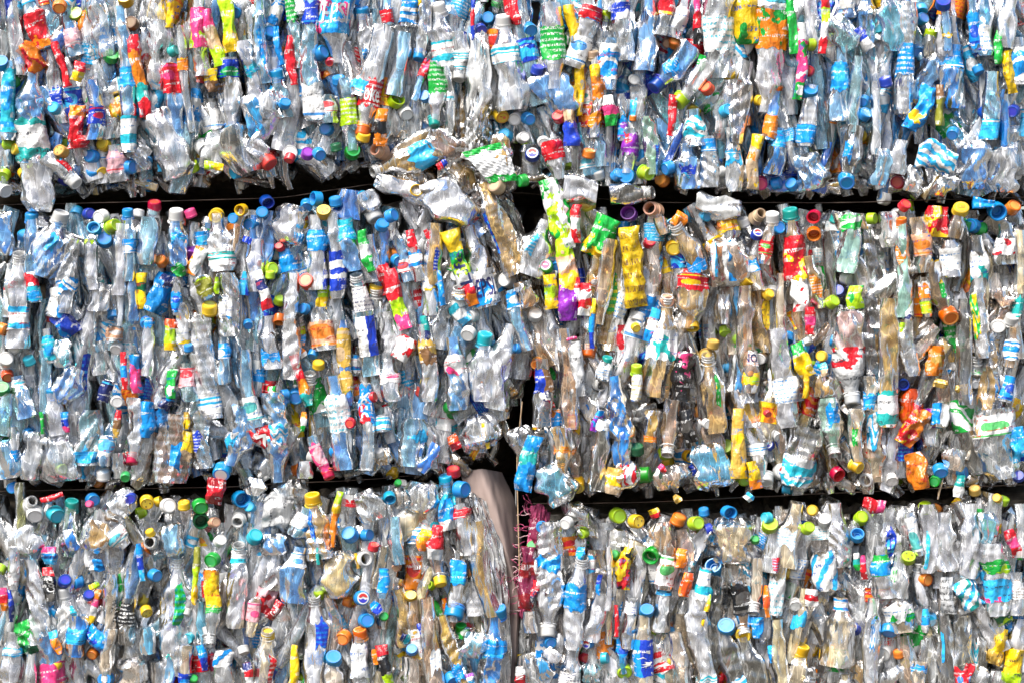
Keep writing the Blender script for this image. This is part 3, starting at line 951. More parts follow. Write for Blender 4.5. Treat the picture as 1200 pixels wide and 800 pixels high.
w 812 545 820 560 12 c=dblue
c 809 535 yellow f o r=9
c 853 524 lime f r=10
w 866 478 866 560 16 c=yellow,gold,gold,yellow,yellow p=bl
w 880 540 886 572 14 c=yellow,yellow,orange
c 873 562 lime f r=9
c 899 484 red f r=5
b 892 565 884 500 22 c=white L=bd:white:blue:.5:.7
c 899 562 white d r=9
c 900 502 dblue f r=8
c 902 521 dblue f r=8 e=5
c 918 553 white f r=11 e=5
c 914 510 white f r=8
b 930 570 945 500 36 nocap L=wv:clear:cyan:.0:.5
b 920 530 912 490 18 t=tan
w 880 578 874 585 14 c=lblue,white
w 790 580 796 588 10 c=gold,gold
c 725 605 lime f r=10
c 746 611 yellow f r=11 e=3
w 766 596 770 606 14 c=yellow,red
c 796 609 orange u r=10
c 816 613 lime f r=10
c 826 600 blue u r=8
p 774 612 778 650 26 t=tan
c 854 600 blue f o r=11
p 860 606 858 660 46
b 842 622 836 640 9 L=pl:blue:lblue:.2:.9
c 898 606 cyan l r=9
c 902 615 lime f r=10
c 953 598 yellow f r=8
c 946 618 lime f r=9
c 885 632 green f r=6
b 934 590 925 650 26
b 908 620 905 660 20
b 800 620 805 660 20 t=tan
c 982 555 red f o r=10
c 1004 546 yellow r r=8
c 1019 561 white f o r=11 
b 978 530 972 478 26 t=green c=-
b 1005 540 1004 490 18
b 1030 565 1028 490 32 
c 1047 562 clear f r=9
w 1082 478 1058 520 26 c=orange,orange,red,yellow p=bl
b 1096 508 1094 478 20 L=sp:lblue:purple:.2:1
w 1070 530 1078 572 26 c=white,orange,orange,redorange p=bl
c 1102 551 blue f r=10
c 1096 563 green f r=8
c 1130 554 blue r r=9
w 1108 552 1100 585 3 c=tan,tan
w 1126 556 1122 582 12 c=teal,white
b 1085 545 1090 500 26
p 1120 525 1115 550 26
b 1150 490 1146 552 22
b 1178 560 1166 478 46 nocap L=pl:white:green:.6:.95
w 1190 500 1198 540 18 c=blue,lblue,dblue p=bl
c 1195 558 dblue f r=8
c 968 610 white f r=10
c 1012 608 lime f r=10
c 1006 628 blue f o r=10
w 1012 588 1036 595 16 c=red,red,pink
b 980 590 985 650 24
b 1045 600 1045 660 28
b 1066 600 1078 650 12 L=pl:white:teal:.1:.9
c 1086 595 lime f o r=9
b 1086 590 1088 655 22
b 1108 600 1108 655 24
b 1138 590 1136 660 26
c 1168 583 yellow f r=6
c 1178 587 lime u r=8
p 1158 600 1158 640 22 t=blue
w 1180 620 1192 650 14 c=red,pink,red
b 1194 590 1196 640 16 
c 1030 560 tan f r=5
c 1145 575 gold u r=8
p 20 655 18 690 20
b 16 690 18 640 14 L=pl:milk:white:.1:.4
w 3 688 5 715 12 c=pink,red,orange
w 11 690 14 728 7 c=dblue,navy
b 35 655 42 735 26 
w 58 640 58 660 20 c=pink,blue,lblue T=hams
w 56 664 60 704 13 c=red,black,black,smoke T=Coca
b 78 636 72 668 14 t=green
c 76 680 dblue f r=9
c 88 682 blue l r=9
b 74 692 78 745 26 c=milk t=milk
w 106 664 122 660 18 c=milk,blue,blue
w 104 688 116 684 9 c=yellow,lime
c 104 697 dblue f r=7
w 114 690 106 732 9 c=orange,pink,white,yellow
b 131 672 124 760 17 
b 140 665 142 728 7 L=pl:green:white:.1:.8
w 25 728 40 765 22 c=green,green,dgreen
b 14 740 12 800 26 L=pl:lblue:white:.3:.45
b 38 765 38 815 14
b 50 745 62 810 26 L=pl:pink:orange:.5:.9
w 62 738 70 765 12 c=lblue,orange,orange
c 64 780 yellow f r=9
b 92 720 88 768 22 t=blue L=pl:lblue:blue:.3:.7
w 102 736 126 760 22 c=dblue,blue,navy p=logo
c 108 766 orange f r=8
b 124 805 130 735 14 c=blue L=pl:clear:clear:.1:.2
c 124 795 blue u r=9
b 150 700 148 755 18 t=smoke L=tx:black:white:.1:.6
c 170 717 yellow f r=9 e=3
b 160 640 152 700 18 
c 181 674 blue r r=9
w 163 636 168 680 8 c=blue,dblue,lblue
b 206 655 204 765 38 c=-
c 213 705 navy f r=8
c 216 718 white d r=8
b 172 735 176 765 20 t=blue
p 152 770 158 810 36
b 182 775 188 815 18
b 200 765 198 815 18 L=pl:teal:white:.0:.1
c 220 748 cyan f r=8
b 216 810 220 755 16 L=pl:dblue:blue:.1:.4
w 232 640 228 708 8 c=olive,lime,yellow
w 237 680 238 700 5 c=red
b 234 705 236 755 14 t=blue
w 236 755 240 785 10 c=blue,dblue
c 227 795 green f r=6
c 248 656 green f r=10
b 246 752 247 666 17 c=-  L=bl:yellow:orange:.5:1 L=pl:green:green:.44:.5
b 280 640 278 735 24 L=bd:white:cyan:.02:.22 c=-
b 302 650 306 690 22 t=tan
b 325 640 296 730 22 L=bl:pinkclear:red:.55:.85
w 330 704 316 724 12 c=red,darkred T=Coke
c 314 744 yellow u r=9
b 314 740 308 815 28 c=-
b 352 640 342 705 28 L=pl:white:blue:.1:.35
c 373 696 lime u r=9
w 374 640 374 660 6 c=teal,teal
p 395 645 396 700 36 t=peach
b 386 670 388 700 16 L=tx:white:navy:.1:.5
c 407 706 orange r r=8
b 368 700 368 790 28 c=- nocap
b 352 720 356 745 7 L=pl:lblue:white:.0:1
w 346 755 342 800 11 c=green,yellow,yellow p=bl
b 388 700 390 760 16 t=tan
c 402 747 orange f r=10
c 391 771 blue f r=10
b 390 770 390 815 22 L=pl:clear:clear:.1:.2
b 422 740 422 800 20 L=pl:milk:white:.2:.9 c=orange
w 439 760 441 778 8 c=orange,orange
w 448 755 456 800 14 c=red,black,black,lime
w 416 648 420 666 6 c=yellow,gold
c 426 655 white f o r=10
c 437 645 red f o r=9
c 424 700 blue f r=11 e=5
w 436 705 446 716 12 c=blue,dblue
c 429 727 blue f r=10
b 450 640 440 680 12 
b 450 665 448 700 13 L=pl:blue:cyan:.0:.8
c 479 698 yellow u r=8
b 466 690 474 745 20 t=tan
c 450 722 green f r=6
c 464 665 peach f r=6
c 478 758 blue u r=9
w 470 745 480 750 14 c=navy,teal
b 478 770 478 815 20
b 260 760 262 800 22 L=st:white:blue:.0:.5
c 285 762 white d r=8
b 330 765 326 800 22
b 244 760 250 790 12 L=pl:maroon:red:.2:.8
w 290 775 295 800 12 c=navy,red,white
b 300 700 294 745 14 L=pl:pinkclear:pink:.1:.6
b 405 785 402 815 18 t=smoke
c 516 681 yellow d r=9
b 516 682 508 640 16 c=- t=tan
b 506 665 490 720 18
c 503 687 lime f r=8 o
c 482 698 yellow f r=7
b 530 728 538 655 18 L=pl:blue:cyan:.6:.98
c 532 718 blue d r=12
b 554 660 556 710 26 
b 565 715 568 690 14 L=pl:blue:lblue:.2:.9
c 583 716 blue u r=11
b 580 720 570 815 26 t=blue L=pl:blue:lblue:.3:.5
b 500 700 518 810 20 t=tan
b 518 720 545 800 16 t=tan
b 484 700 498 790 14 L=bl:milk:gold:.4:.8 t=tan
w 490 730 502 756 6 c=dblue,purple
c 483 760 blue f r=7
c 540 736 green u r=7
b 546 735 542 750 12 L=pl:green:white:.2:.9
p 558 740 555 770 34 t=blue
c 530 795 blue f r=10
w 548 788 552 800 14 c=purple,white,lblue
c 564 795 lime f r=8
b 484 770 484 810 18
b 580 650 590 720 14 t=tan
w 620 640 614 712 18 c=maroon,darkred,maroon,darkred
w 627 655 624 672 10 c=white,white
w 630 680 618 714 14 c=red,red,white,red T=Coca
b 642 742 644 636 28 c=white
b 666 640 660 680 18 t=smoke
w 681 640 680 655 11 c=blue,lblue
b 682 655 670 760 23 c=- L=pl:blue:blue:.28:.55
b 694 645 692 700 12 L=bd:white:lblue:.1:.5
w 703 672 701 696 7 c=dblue,blue
b 704 695 694 740 20 
b 714 640 712 700 8 
c 645 752 blue f r=8
p 640 760 654 775 16 
p 632 770 642 795 22 t=cyan
b 620 715 622 740 18 
w 608 780 610 800 12 c=white,red T=NO
b 672 760 668 810 22 L=tx:white:navy:.55:.95
b 655 765 660 780 22 t=tan
c 689 754 blue f r=8 e=5
c 686 772 red f r=7
c 709 771 cyan r r=8
p 693 778 692 800 24 t=blue
b 700 740 698 775 18
b 718 705 714 745 10
w 722 708 722 745 6 c=red,red
w 734 640 730 690 18 c=yellow,black,yellow,red,black p=bl
c 721 650 green f r=6
b 752 640 738 720 22 
c 764 650 green f o r=11
b 741 700 735 760 17 L=tx:white:dblue:.05:.35
b 785 640 776 690 20 t=tan L=pl:white:green:.2:.9
w 800 642 796 664 14 c=orange,orange
b 780 680 774 740 21 c=- L=pl:lblue:blue:.03:.28 T=S
b 770 725 770 760 18 L=bl:green:lime:.0:.6
c 758 715 blue f r=9
c 740 739 blue u r=7
b 755 720 756 815 22 L=sp:blue:dblue:.3:.75 T=S
w 806 670 802 698 14 c=orange,redorange,orange p=bl
b 828 665 812 740 18 L=bd:white:cyan:.0:.5
c 838 665 blue f o r=11
b 850 665 832 760 22 t=smoke
w 830 695 822 735 7 c=lime,yellow,black,yellow
b 810 690 826 810 24 
b 845 730 870 810 30 t=smoke
b 728 745 730 790 14 L=pl:blue:dblue:.1:.5 t=blue
c 732 787 lime f r=10
b 790 740 800 800 20
p 795 780 800 800 36 t=tan
c 788 775 yellow r r=7
c 777 776 green u r=6
b 762 780 775 796 20
b 835 790 834 815 16 L=pl:blue:white:.2:.6
c 872 742 yellow d r=10
b 872 740 862 680 20 c=- L=pl:black:smoke:.35:.95 t=tan
c 851 734 blue f r=11
b 882 715 886 665 14 c=-
w 888 722 888 746 15 c=blue,blue
b 870 745 890 815 30 t=smoke
w 896 685 899 722 8 c=orange,redorange,orange
b 915 650 908 720 18 L=tx:white:cyan:.4:.99
b 910 725 916 790 18
w 903 755 906 775 12 c=lblue,blue
c 918 672 yellow d r=9
b 918 670 908 640 14 c=-
c 934 665 clear f o r=9
c 932 708 clear f r=9
b 944 690 930 760 16
w 952 690 950 710 16 c=white,red,white
b 940 760 930 800 24 c=yellow
b 895 780 905 805 14 t=smoke
p 940 790 955 800 26 t=smoke
b 965 645 972 692 26 L=st:white:lblue:.05:.99
b 990 640 990 715 20 t=smoke
w 1003 648 1006 668 9 c=white,teal,green
w 1010 650 1013 678 8 c=pink,red,darkred
b 1032 640 1036 700 26 L=bd:blue:green:.15:.55
c 1064 653 lime f r=9 e=3
b 1056 650 1052 690 20
c 1085 679 orange f r=10
b 1078 660 1082 700 18 c=-
b 1130 640 1110 665 40 t=pinkclear
w 1110 675 1110 718 16 c=clear,black,tan p=tx
w 1124 680 1142 712 26 c=white,lblue,white,teal p=st
b 1165 635 1168 720 28 L=bl:green:lime:.25:.4 L=bl:lblue:pink:.5:.8
w 1170 705 1180 730 22 c=green,dgreen,lime p=bl
w 1176 736 1164 778 18 c=yellow,yellow,gold
w 1188 760 1184 800 20 c=yellow,yellow,lime
c 1178 672 lime f r=8
w 1194 645 1194 655 10 c=orange,green
b 1192 670 1190 720 16 L=tx:milk:brown:.2:.6
c 1002 738 dblue f r=9 e=5
b 986 700 978 780 36 L=bd:white:blue:.0:.2
b 1024 700 1022 780 18
w 1022 700 1026 724 5 c=green,green
b 1050 690 1058 740 34 L=bl:white:green:.35:.75
c 1042 738 blue d r=10
c 1038 765 white f r=11
w 1084 712 1084 740 10 c=lblue,blue,white
b 1084 700 1084 745 14 
c 1054 766 orange u r=7
b 1060 745 1066 790 24 t=tan
c 1062 778 lime f r=7
b 1080 775 1074 810 20 L=pl:blue:white:.1:.3
b 1090 745 1092 790 20
p 1008 775 1015 800 24 t=tan
p 1040 785 1048 800 30
b 1105 720 1108 790 20 t=smoke
b 1128 720 1126 790 22 t=smoke
b 1150 725 1145 800 26 t=smoke
b 990 790 992 815 14 L=pl:white:blue:.2:.8
b 1170 785 1170 815 18
b 1195 725 1196 775 16
p 975 770 985 800 30
b 1100 640 1100 680 18
p 1150 780 1140 800 40
"""
# ------------------------------------------------------------------ mesh collecting
class MB:
    def __init__(s): s.v = []; s.f = []; s.uv = []; s.mi = []; s.mats = []; s.n = 0
    def slot(s, m):
        if m not in s.mats: s.mats.append(m)
        return s.mats.index(m)
    def add(s, v, f, mat, uv=None):
        """v (n,3) in metres, f list of index tuples, uv per vertex"""
        k = s.slot(mat); o = s.n
        s.v.append(np.asarray(v, float)); s.n += len(v)
        s.uv.append(np.zeros((len(v), 2)) if uv is None else np.asarray(uv, float))
        for q in f: s.f.append(tuple(int(i) + o for i in q)); s.mi.append(k)
    def build(s, name, origin=(0,0,0), parent=None, sharp=38):
        me = bpy.data.meshes.new(name)
        v = np.concatenate(s.v) - np.array(origin)
        me.from_pydata(v.tolist(), [], s.f)
        for m in s.mats: me.materials.append(m)
        me.polygons.foreach_set('material_index', s.mi)
        me.polygons.foreach_set('use_smooth', [True] * len(s.f))
        uvs = np.concatenate(s.uv); li = np.empty(len(me.loops), int); me.loops.foreach_get('vertex_index', li)
        ul = me.uv_layers.new(name='UVMap'); ul.data.foreach_set('uv', uvs[li].ravel())
        me.update()
        if sharp: me.set_sharp_from_angle(angle=math.radians(sharp))
        o = bpy.data.objects.new(name, me); coll.objects.link(o)
        if parent is not None: o.parent = parent
        else: o.location = origin
        return o

def smooth1(rng, n=3, f0=1.0):
    ph = rng.uniform(0, 2*PI, n); am = rng.uniform(.4, 1, n) / (1 + np.arange(n)); fr = f0 * (1 + np.arange(n)) * rng.uniform(.7, 1.3, n)
    def f(u): return sum(a * np.sin(2*PI*w*u + p) for a, w, p in zip(am, fr, ph)) / am.sum()
    return f
def sstep(a, b, x):
    t = np.clip((x - a) / max(1e-6, b - a), 0, 1); return t*t*(3-2*t)

class Surf:
    """a crushed tube between two ends in the plane of the stack: (u along, th around) -> table units (x, depth, y)"""
    def __init__(s, x0, y0, x1, y1, w, kind='bottle', seed=0, bow=None, crush=1.0, thick=None, neck=True):
        r = s.r = np.random.default_rng(seed); s.kind = kind
        s.p0 = np.array([x0, y0], float); s.p1 = np.array([x1, y1], float)
        d = s.p1 - s.p0; s.L = L = max(4.0, float(np.hypot(*d))); s.ax = d / L; s.pp = np.array([-s.ax[1], s.ax[0]])
        s.w = w; s.neck = neck
        s.b = (thick if thick else w * r.uniform(.33, .52) + 1.2)
        if kind == 'wrapper': s.b = thick or (w * .33 + 1.4)
        s.bow = r.uniform(-.05, .05) * L if bow is None else bow
        s.wl, s.wr, s.cd, s.cl = smooth1(r, 4, .9), smooth1(r, 4, .9), smooth1(r, 3, .8), smooth1(r, 3, .7)
        s.wam = {'bottle': .15, 'wrapper': .18, 'film': .26}[kind] * crush
        s.rn = min(8.0, w * .40)
        s.un = min(.16, 11.0 / L); s.us = s.un + min(.26, .85 * w / L)
        s.rib = r.choice([0, 1]) * r.uniform(.014, .030) if kind == 'bottle' and L > 55 else 0
        s.nrib = max(3, round(L / r.uniform(8, 13)))
        s.cell = {'bottle': 9.5, 'wrapper': 6.5, 'film': 9.0}[kind] * r.uniform(.85, 1.3)
        s.str = r.uniform(.24, .5) if kind == 'bottle' else r.uniform(.3, .7)
        s.tw = r.normal(0, {'bottle': .35, 'wrapper': .75, 'film': .4}[kind]); s.tw0 = r.normal(0, .15)
        ns = int(np.clip(L * s.str * w * 2.2 / s.cell**2, 10, 150))
        th = r.uniform(0, 2*PI, ns); rr = w / 2 * r.uniform(.8, 1.2, ns)
        s.seed = np.stack([r.uniform(-.05, 1.05, ns) * L * s.str, rr*np.cos(th), rr*np.sin(th)], 1)
        s.am = {'bottle': r.choice([.22, .42, .6]), 'wrapper': .65, 'film': .5}[kind] * crush * min(1.0, w / 16)
        s.folds = []
        for k in range(4):
            a = r.normal(PI/2, .45); wl = r.uniform(9, 30)
            s.folds.append((math.cos(a)/wl, math.sin(a)/wl, r.uniform(0, 1), r.uniform(.5, {'bottle': 2.6, 'wrapper': 2.8, 'film': 1.8}[kind]) * crush * min(1, w/20)))
        s.depth = 0.0
    def prof(s, u):
        w2 = s.w / 2
        if s.kind == 'bottle':
            a = np.where(u < s.un, s.rn, s.rn + (w2 - s.rn) * sstep(s.un, s.us, u)) if s.neck else w2 * (.72 + .28 * sstep(0, .14, u))
            a = a * (1 - .18 * sstep(.95, 1.0, u))
            body = sstep(s.us * .7, s.us, u) if s.neck else np.ones_like(u)
        elif s.kind == 'wrapper':
            a = w2 * (.86 + .14 * np.sin(PI * u)); body = np.ones_like(u)
        else:
            a = w2 * (.62 + .38 * np.sin(PI * np.clip(u, .0, 1.0)) ** .5); body = np.ones_like(u)
        return a, body
    def __call__(s, u, th, off=0.0):
        u = np.asarray(u, float); th = np.asarray(th, float)
        a, body = s.prof(u)
        c, sn = np.cos(th), np.sin(th)
        al = a * (1 + body * s.wam * np.where(c > 0, s.wr(u), s.wl(u)))
        if s.rib: al = al * (1 + body * s.rib * np.sin(2*PI*u*s.nrib))
        if s.kind == 'bottle':
            bb = a + (s.b - a) * body
            bb = bb * (1 + .25 * body * s.cd(u))
            if s.rib: bb = bb * (1 + body * s.rib * 1.5 * np.sin(2*PI*u*s.nrib))
        else:
            e = np.minimum(u, 1 - u) * s.L
            bb = s.b * np.clip(.10 + e / 11.0, 0, 1) ** .6 * (1 + .25 * s.cd(u))
        # crumple: dents with sharp ridges between them + long folds
        q = np.stack([u * s.L * s.str, s.w/2*c, s.w/2*sn], -1).reshape(-1, 3)
        d2 = ((q[:, None, :] - s.seed[None]) ** 2).sum(-1)
        f1 = np.sqrt(d2.min(1)).reshape(u.shape)
        cr = (f1 - s.cell * .42) * s.am * body
        fo = 0
        for kx, ky, ph, am in s.folds:
            x = u * s.L * kx + (s.w/2 * c) * ky + ph
            fo = fo + am * (np.abs((x % 1.0) * 2 - 1) - .5)
        lat = al * c + c * (cr * .8 + off)
        dep = -bb * sn - sn * (cr + off) + fo * body * 1.5
        cen = s.bow * np.sin(PI * u) + s.cl(u) * .05 * s.w * body
        tw = s.tw0 + s.tw * (u - .5) * body; lat, dep = lat*np.cos(tw) - dep*np.sin(tw), lat*np.sin(tw) + dep*np.cos(tw)
        P = s.p0[:, None] + s.ax[:, None] * (u.ravel() * s.L) + s.pp[:, None] * ((lat + cen).ravel())
        D = (s.depth + dep + s.cd(u) * 1.2 * body).ravel()
        return np.stack([(P[0]-600)*S, D*S, (GROUND-P[1])*S], -1)
    def grid(s, mb, mat, u0=0.0, u1=1.0, off=0.0, close=True, res=3.0, nth=None, t0=0.0, t1=2*PI, dense=1.0, rag=0.0):
        nu = int(np.clip((u1-u0) * s.L / res * dense, 4, 84)) + 1
        nt = nth or int(np.clip(s.w * 1.5 * dense + 10, 18, 44))
        us = np.linspace(u0, u1, nu); full = (t1 - t0) > 6.2
        ts = np.linspace(t0, t1, nt, endpoint=not full)
        U, T = np.meshgrid(us, ts, indexing='ij')
        if rag:
            r = np.random.default_rng(int(s.L*7 + s.w*13)); e = [smooth1(r, 5, 1.5) for _ in range(2)]; x = (ts - t0) / (2*PI)
            x = np.abs(((x + .25) % 1) * 2 - 1); ra = rag * e[0](x) / s.L; rb = rag * e[1](x) / s.L; q = (U - u0) / (u1 - u0)
            U = np.clip(U + ra[None]*(1-q) + rb[None]*q, .004, .996)
        v = s(U, T, off)
        uv = np.stack([(T - t0) / (t1 - t0), (U - u0) / max(1e-6, u1 - u0)], -1).reshape(-1, 2)
        f = []
        m = nt if full else nt - 1
        for i in range(nu - 1):
            a = i * nt; b2 = a + nt
            for j in range(m):
                k = (j + 1) % nt
                f.append((a+j, a+k, b2+k, b2+j))
        if close and full:
            n = len(v)
            ends = [(nu-1, 1)] + ([(0, 0)] if (s.kind != 'bottle' or not s.neck) else [])
            ev = []
            for row, last in ends:
                ring = v[row*nt:(row+1)*nt]; cc = ring.mean(0)
                inn = cc + (ring - cc) * .55; 
                dirv = np.array([s.ax[0], 0, -s.ax[1]]) * S * (-1.6 if last else 1.6) if s.kind == 'bottle' else 0
                o = n + len(ev); ev += list(inn + dirv) + [cc + dirv * 1.6]
                for j in range(nt):
                    k = (j+1) % nt
                    f.append((row*nt+j, row*nt+k, o+k, o+j)); f.append((o+j, o+k, o+nt))
            v = np.concatenate([v, np.array(ev)]); uv = np.concatenate([uv, np.full((len(ev), 2), .5)])
        mb.add(v, f, mat, uv)

# ------------------------------------------------------------------ lathe pieces (caps, necks)
def frame(d):
    d = np.array(d, float); d /= np.linalg.norm(d)
    a = np.cross(d, (0, 0, 1.0) if abs(d[2]) < .9 else (1.0, 0, 0)); a /= np.linalg.norm(a)
    return d, a, np.cross(d, a)
def lathe(mb, mat, centre, d, prof, n=28, knurl=None, ell=1.0, rot=0.0):
    """prof: (r, h) pairs in metres along d"""
    d, a, b = frame(d); c = np.array(centre, float)
    vs = []; f = []
    for i, (r, h) in enumerate(prof):
        th = np.arange(n) * 2*PI/n + rot
        rr = r * np.ones(n)
        if knurl and knurl[0] <= i <= knurl[1]: rr = rr * (1 - .035 * (np.arange(n) % 2))
        vs.append(c + d*h + np.outer(rr*np.cos(th), a) + np.outer(rr*np.sin(th)*ell, b))
    for i in range(len(prof)-1):
        for j in range(n):
            k = (j+1) % n; f.append((i*n+j, i*n+k, (i+1)*n+k, (i+1)*n+j))
    v = np.concatenate(vs)
    return mb.add(v, f, mat, np.zeros((len(v), 2)))
def disc(mb, mat, centre, d, r, h, pts=None, n=20, z=None):
    d, a, b = frame(d)
    if z is not None:                       # keep marks upright
        b = np.array([0, 0, 1.0]) - d * d[2]; b /= np.linalg.norm(b); a = np.cross(b, d)*-1
    c = np.array(centre, float) + d * h
    if pts is None: pts = [(r*math.cos(i*2*PI/n), r*math.sin(i*2*PI/n)) for i in range(n)]
    v = [c + a*x + b*y for x, y in pts]
    mb.add(v, [tuple(range(len(v)))], mat)

def cap_mesh(mb, colour, centre, d, r, hollow=False, rng=random, n=36):
    """screw cap with knurled skirt; centre is the middle of its height"""
    R = r * S; H = R * rng.uniform(1.05, 1.35); m = cap_mat(colour); e = .86 + .14 * rng.random()
    if not hollow:
        lathe(mb, m, centre, d, [(R*.80,-H*.5), (R*.97,-H*.5), (R,-H*.46), (R,-H*.26), (R*.965,-H*.23), (R*.975,-H*.2), (R*.975,H*.32), (R*.93,H*.44), (R*.86,H*.5), (R*.72,H*.5), (R*.68,H*.47), (0.0,H*.47)], n, (5, 6), e)
    else:
        lathe(mb, m, centre, d, [(0.0,-H*.45), (R*.9,-H*.45), (R,-H*.38), (R,H*.45), (R*.95,H*.5), (R*.82,H*.5), (R*.78,H*.45), (R*.78,-H*.25), (R*.74,-H*.3), (0.0,-H*.3)], n, (2, 3), e)
        lathe(mb, m, centre, d, [(R*.5,-H*.30), (R*.5,-H*.05), (R*.44,-H*.05), (R*.44,-H*.30)], 20, None, e)
    return H
def neck_mesh(mb, colour, centre, d, r):
    """open bottle mouth: lip, thread rings, collar, and the start of the shoulder"""
    R = r * S; m = cap_mat(colour) if colour != 'clear' else clear_mat('milk')
    H = R * 1.5
    lathe(mb, m, centre, d, [(R*1.25,-H*1.1), (R*1.05,-H*.75), (R*.92,-H*.55), (R*.92,-H*.42), (R*1.14,-H*.40), (R*1.14,-H*.30), (R*.9,-H*.28), (R*.9,-H*.05), (R*.98,0.0), (R*.9,H*.06), (R*.9,H*.2), (R*.98,H*.25), (R*.9,H*.31), (R*.93,H*.5), (R*.88,H*.55), (R*.72,H*.55), (R*.68,H*.48), (R*.68,-H*.5), (R*.85,-H*.8), (R*1.15,-H*1.1)], 28)
    lathe(mb, plain_mat('mouth_shade', (.03,.026,.022), .8), centre, d, [(R*.67,-H*.75), (0.0,-H*.75)], 20)  # near-black disc paints in the shade down the open mouth

def emblem_mesh(mb, kind, centre, d, r, h):
    R = r * S; c = lambda n: cap_mat(n); e = .0004
    D = lambda col, rr, k, off=(0, 0): disc(mb, c(col), np.array(centre), d, R*rr, h + e*k, [(R*(off[0] + rr*math.cos(i*PI/10)), R*(off[1] + rr*math.sin(i*PI/10))) for i in range(20)], z=1)
    P = lambda col, pts, k: disc(mb, c(col), np.array(centre), d, 0, h + e*k, [(R*x, R*y) for x, y in pts], z=1)
    if kind == 1:
        D('orange', .72, 1); D('yellow', .60, 2); D('redorange', .22, 3, (-.2, .05)); P('redorange', [(.05,-.3), (.45,-.3), (.45,-.18), (.05,-.18)], 3); P('redorange', [(.1,.1), (.45,.1), (.45,.22), (.1,.22)], 3)
    elif kind == 2:
        D('white', .82, 1); P('red', [(-.1,-.4), (.3,-.35), (.45,0), (.25,.3), (-.15,.42), (-.28,0)], 2)
    elif kind == 3:
        for x, y, q in ((-.42, .12, .12), (.25, .38, .10), (.12, -.40, .13)): D('brown', q, 1, (x, y))  # no print: brown discs paint the shade of small dimple holes
    elif kind == 4:
        D('white', .76, 1); D('pink', .55, 2); P('white', [(-.35,-.1), (.35,.0), (.35,.14), (-.35,.06)], 3)
    elif kind == 5:
        D('white', .78, 1)
        P('red', [(.6*math.cos(a), .6*math.sin(a)) for a in np.linspace(.25, PI-.1, 12)] + [(-.3,.10), (.0,.24), (.3,.06)], 2)
        P('dblue', [(.6*math.cos(a), .6*math.sin(a)) for a in np.linspace(PI+.25, 2*PI-.1, 12)] + [(.3,-.16), (.0,-.02), (-.3,-.22)], 2)
    elif kind == 6:
        D('darkred', .80, 1)
    elif kind == 7:
        D('gold', .7, 1); D('yellow', .56, 2); P('gold', [(-.38,-.16), (.38,-.16), (.38,.16), (-.38,.16)], 3); P('yellow', [(-.3,-.08), (-.05,-.08), (-.05,.08), (-.3,.08)], 4); P('yellow', [(.05,-.08), (.3,-.08), (.3,.08), (.05,.08)], 4)
    elif kind == 8:
        D('white', .66, 1)
def text_polys(word_):
    cu = bpy.data.curves.new('t', 'FONT'); cu.body = word_; cu.resolution_u = 2; cu.offset = .012
    o = bpy.data.objects.new('t', cu); coll.objects.link(o)
    dg = bpy.context.evaluated_depsgraph_get(); me = o.evaluated_get(dg).to_mesh()
    v = np.array([x.co[:2] for x in me.vertices]); f = [tuple(p.vertices) for p in me.polygons]
    o.evaluated_get(dg).to_mesh_clear(); bpy.data.objects.remove(o); bpy.data.curves.remove(cu)
    v -= v.min(0); v /= v.max(0); return v, f
def lettering(mb, surf, word_, u0, u1, col, along=False, span=1.25):
    """letters laid on the printed surface, following its creases"""
    v, f = text_polys(word_)
    up = surf.ax[1] < 0                       # the far end is the upper one
    if not along:
        x = PI/2 + (v[:, 0] - .5) * 2 * span * (-1 if True else 1)
        lat_right = surf.pp[0] > 0            # th=0 side lies to the right
        th = x if lat_right else PI - x
        uu = u0 + (u1-u0) * ((v[:, 1]) if up else 1 - v[:, 1])
    else:
        th = PI/2 + (v[:, 1] - .5) * 1.5 * (1 if surf.pp[0] > 0 else -1)
        uu = u0 + (u1-u0) * (v[:, 0] if up else 1 - v[:, 0])
    mb.add(surf(uu, th, 1.1), f, cap_mat(col))
# ------------------------------------------------------------------ reading the table
class It: pass
def parse():
    its = []
    for ln in TABLE.strip().splitlines():
        k = ln.split()
        it = It(); it.k = k[0]; it.opt = {}; it.flags = set(); it.labels = []
        if it.k == 'c':
            it.x, it.y, it.col = float(k[1]), float(k[2]), k[3]; rest = k[4:]; it.dir = 'f'
            for q in rest:
                if q in ('f', 'u', 'd', 'l', 'r'): it.dir = q
        else:
            it.x0, it.y0, it.x1, it.y1, it.w = map(float, k[1:6]); rest = k[6:]
        for q in rest:
            if q.startswith('L='):
                p = q[2:].split(':'); it.labels.append((p[0], p[1:-2], float(p[-2]), float(p[-1])))
            elif '=' in q: a, v = q.split('='); it.opt[a] = v
            else: it.flags.add(q)
        if it.k == 'c' and it.col not in COL: continue
        its.append(it)
    return its
items = parse()
BALES = {   # front outlines, table units
 'upper left':  [(-60,-110),(570,-110),(573,60),(562,188),(430,192),(300,209),(180,216),(-60,220)],
 'upper right': [(578,-110),(1260,-110),(1260,226),(900,217),(600,211),(577,190),(576,60)],
 'middle left': [(-60,250),(330,243),(400,232),(522,224),(556,258),(598,322),(621,380),(606,470),(584,530),(520,552),(300,563),(-60,565)],
 'middle right':[(628,240),(740,247),(1260,242),(1260,562),(1000,573),(880,576),(650,573),(618,545),(630,430),(616,310)],
 'lower left':  [(-60,590),(300,577),(538,565),(582,650),(596,740),(598,888),(-60,888)],
 'lower right': [(632,606),(900,596),(1260,578),(1260,888),(608,888),(614,700)]}
CELLS = {'upper left': (-60,-110,584,231), 'upper right': (586,-110,1260,231), 'middle left': (-60,233,611,571), 'middle right': (613,233,1260,571),
         'lower left': (-60,573,604,889.5), 'lower right': (606,573,1260,889.5)}
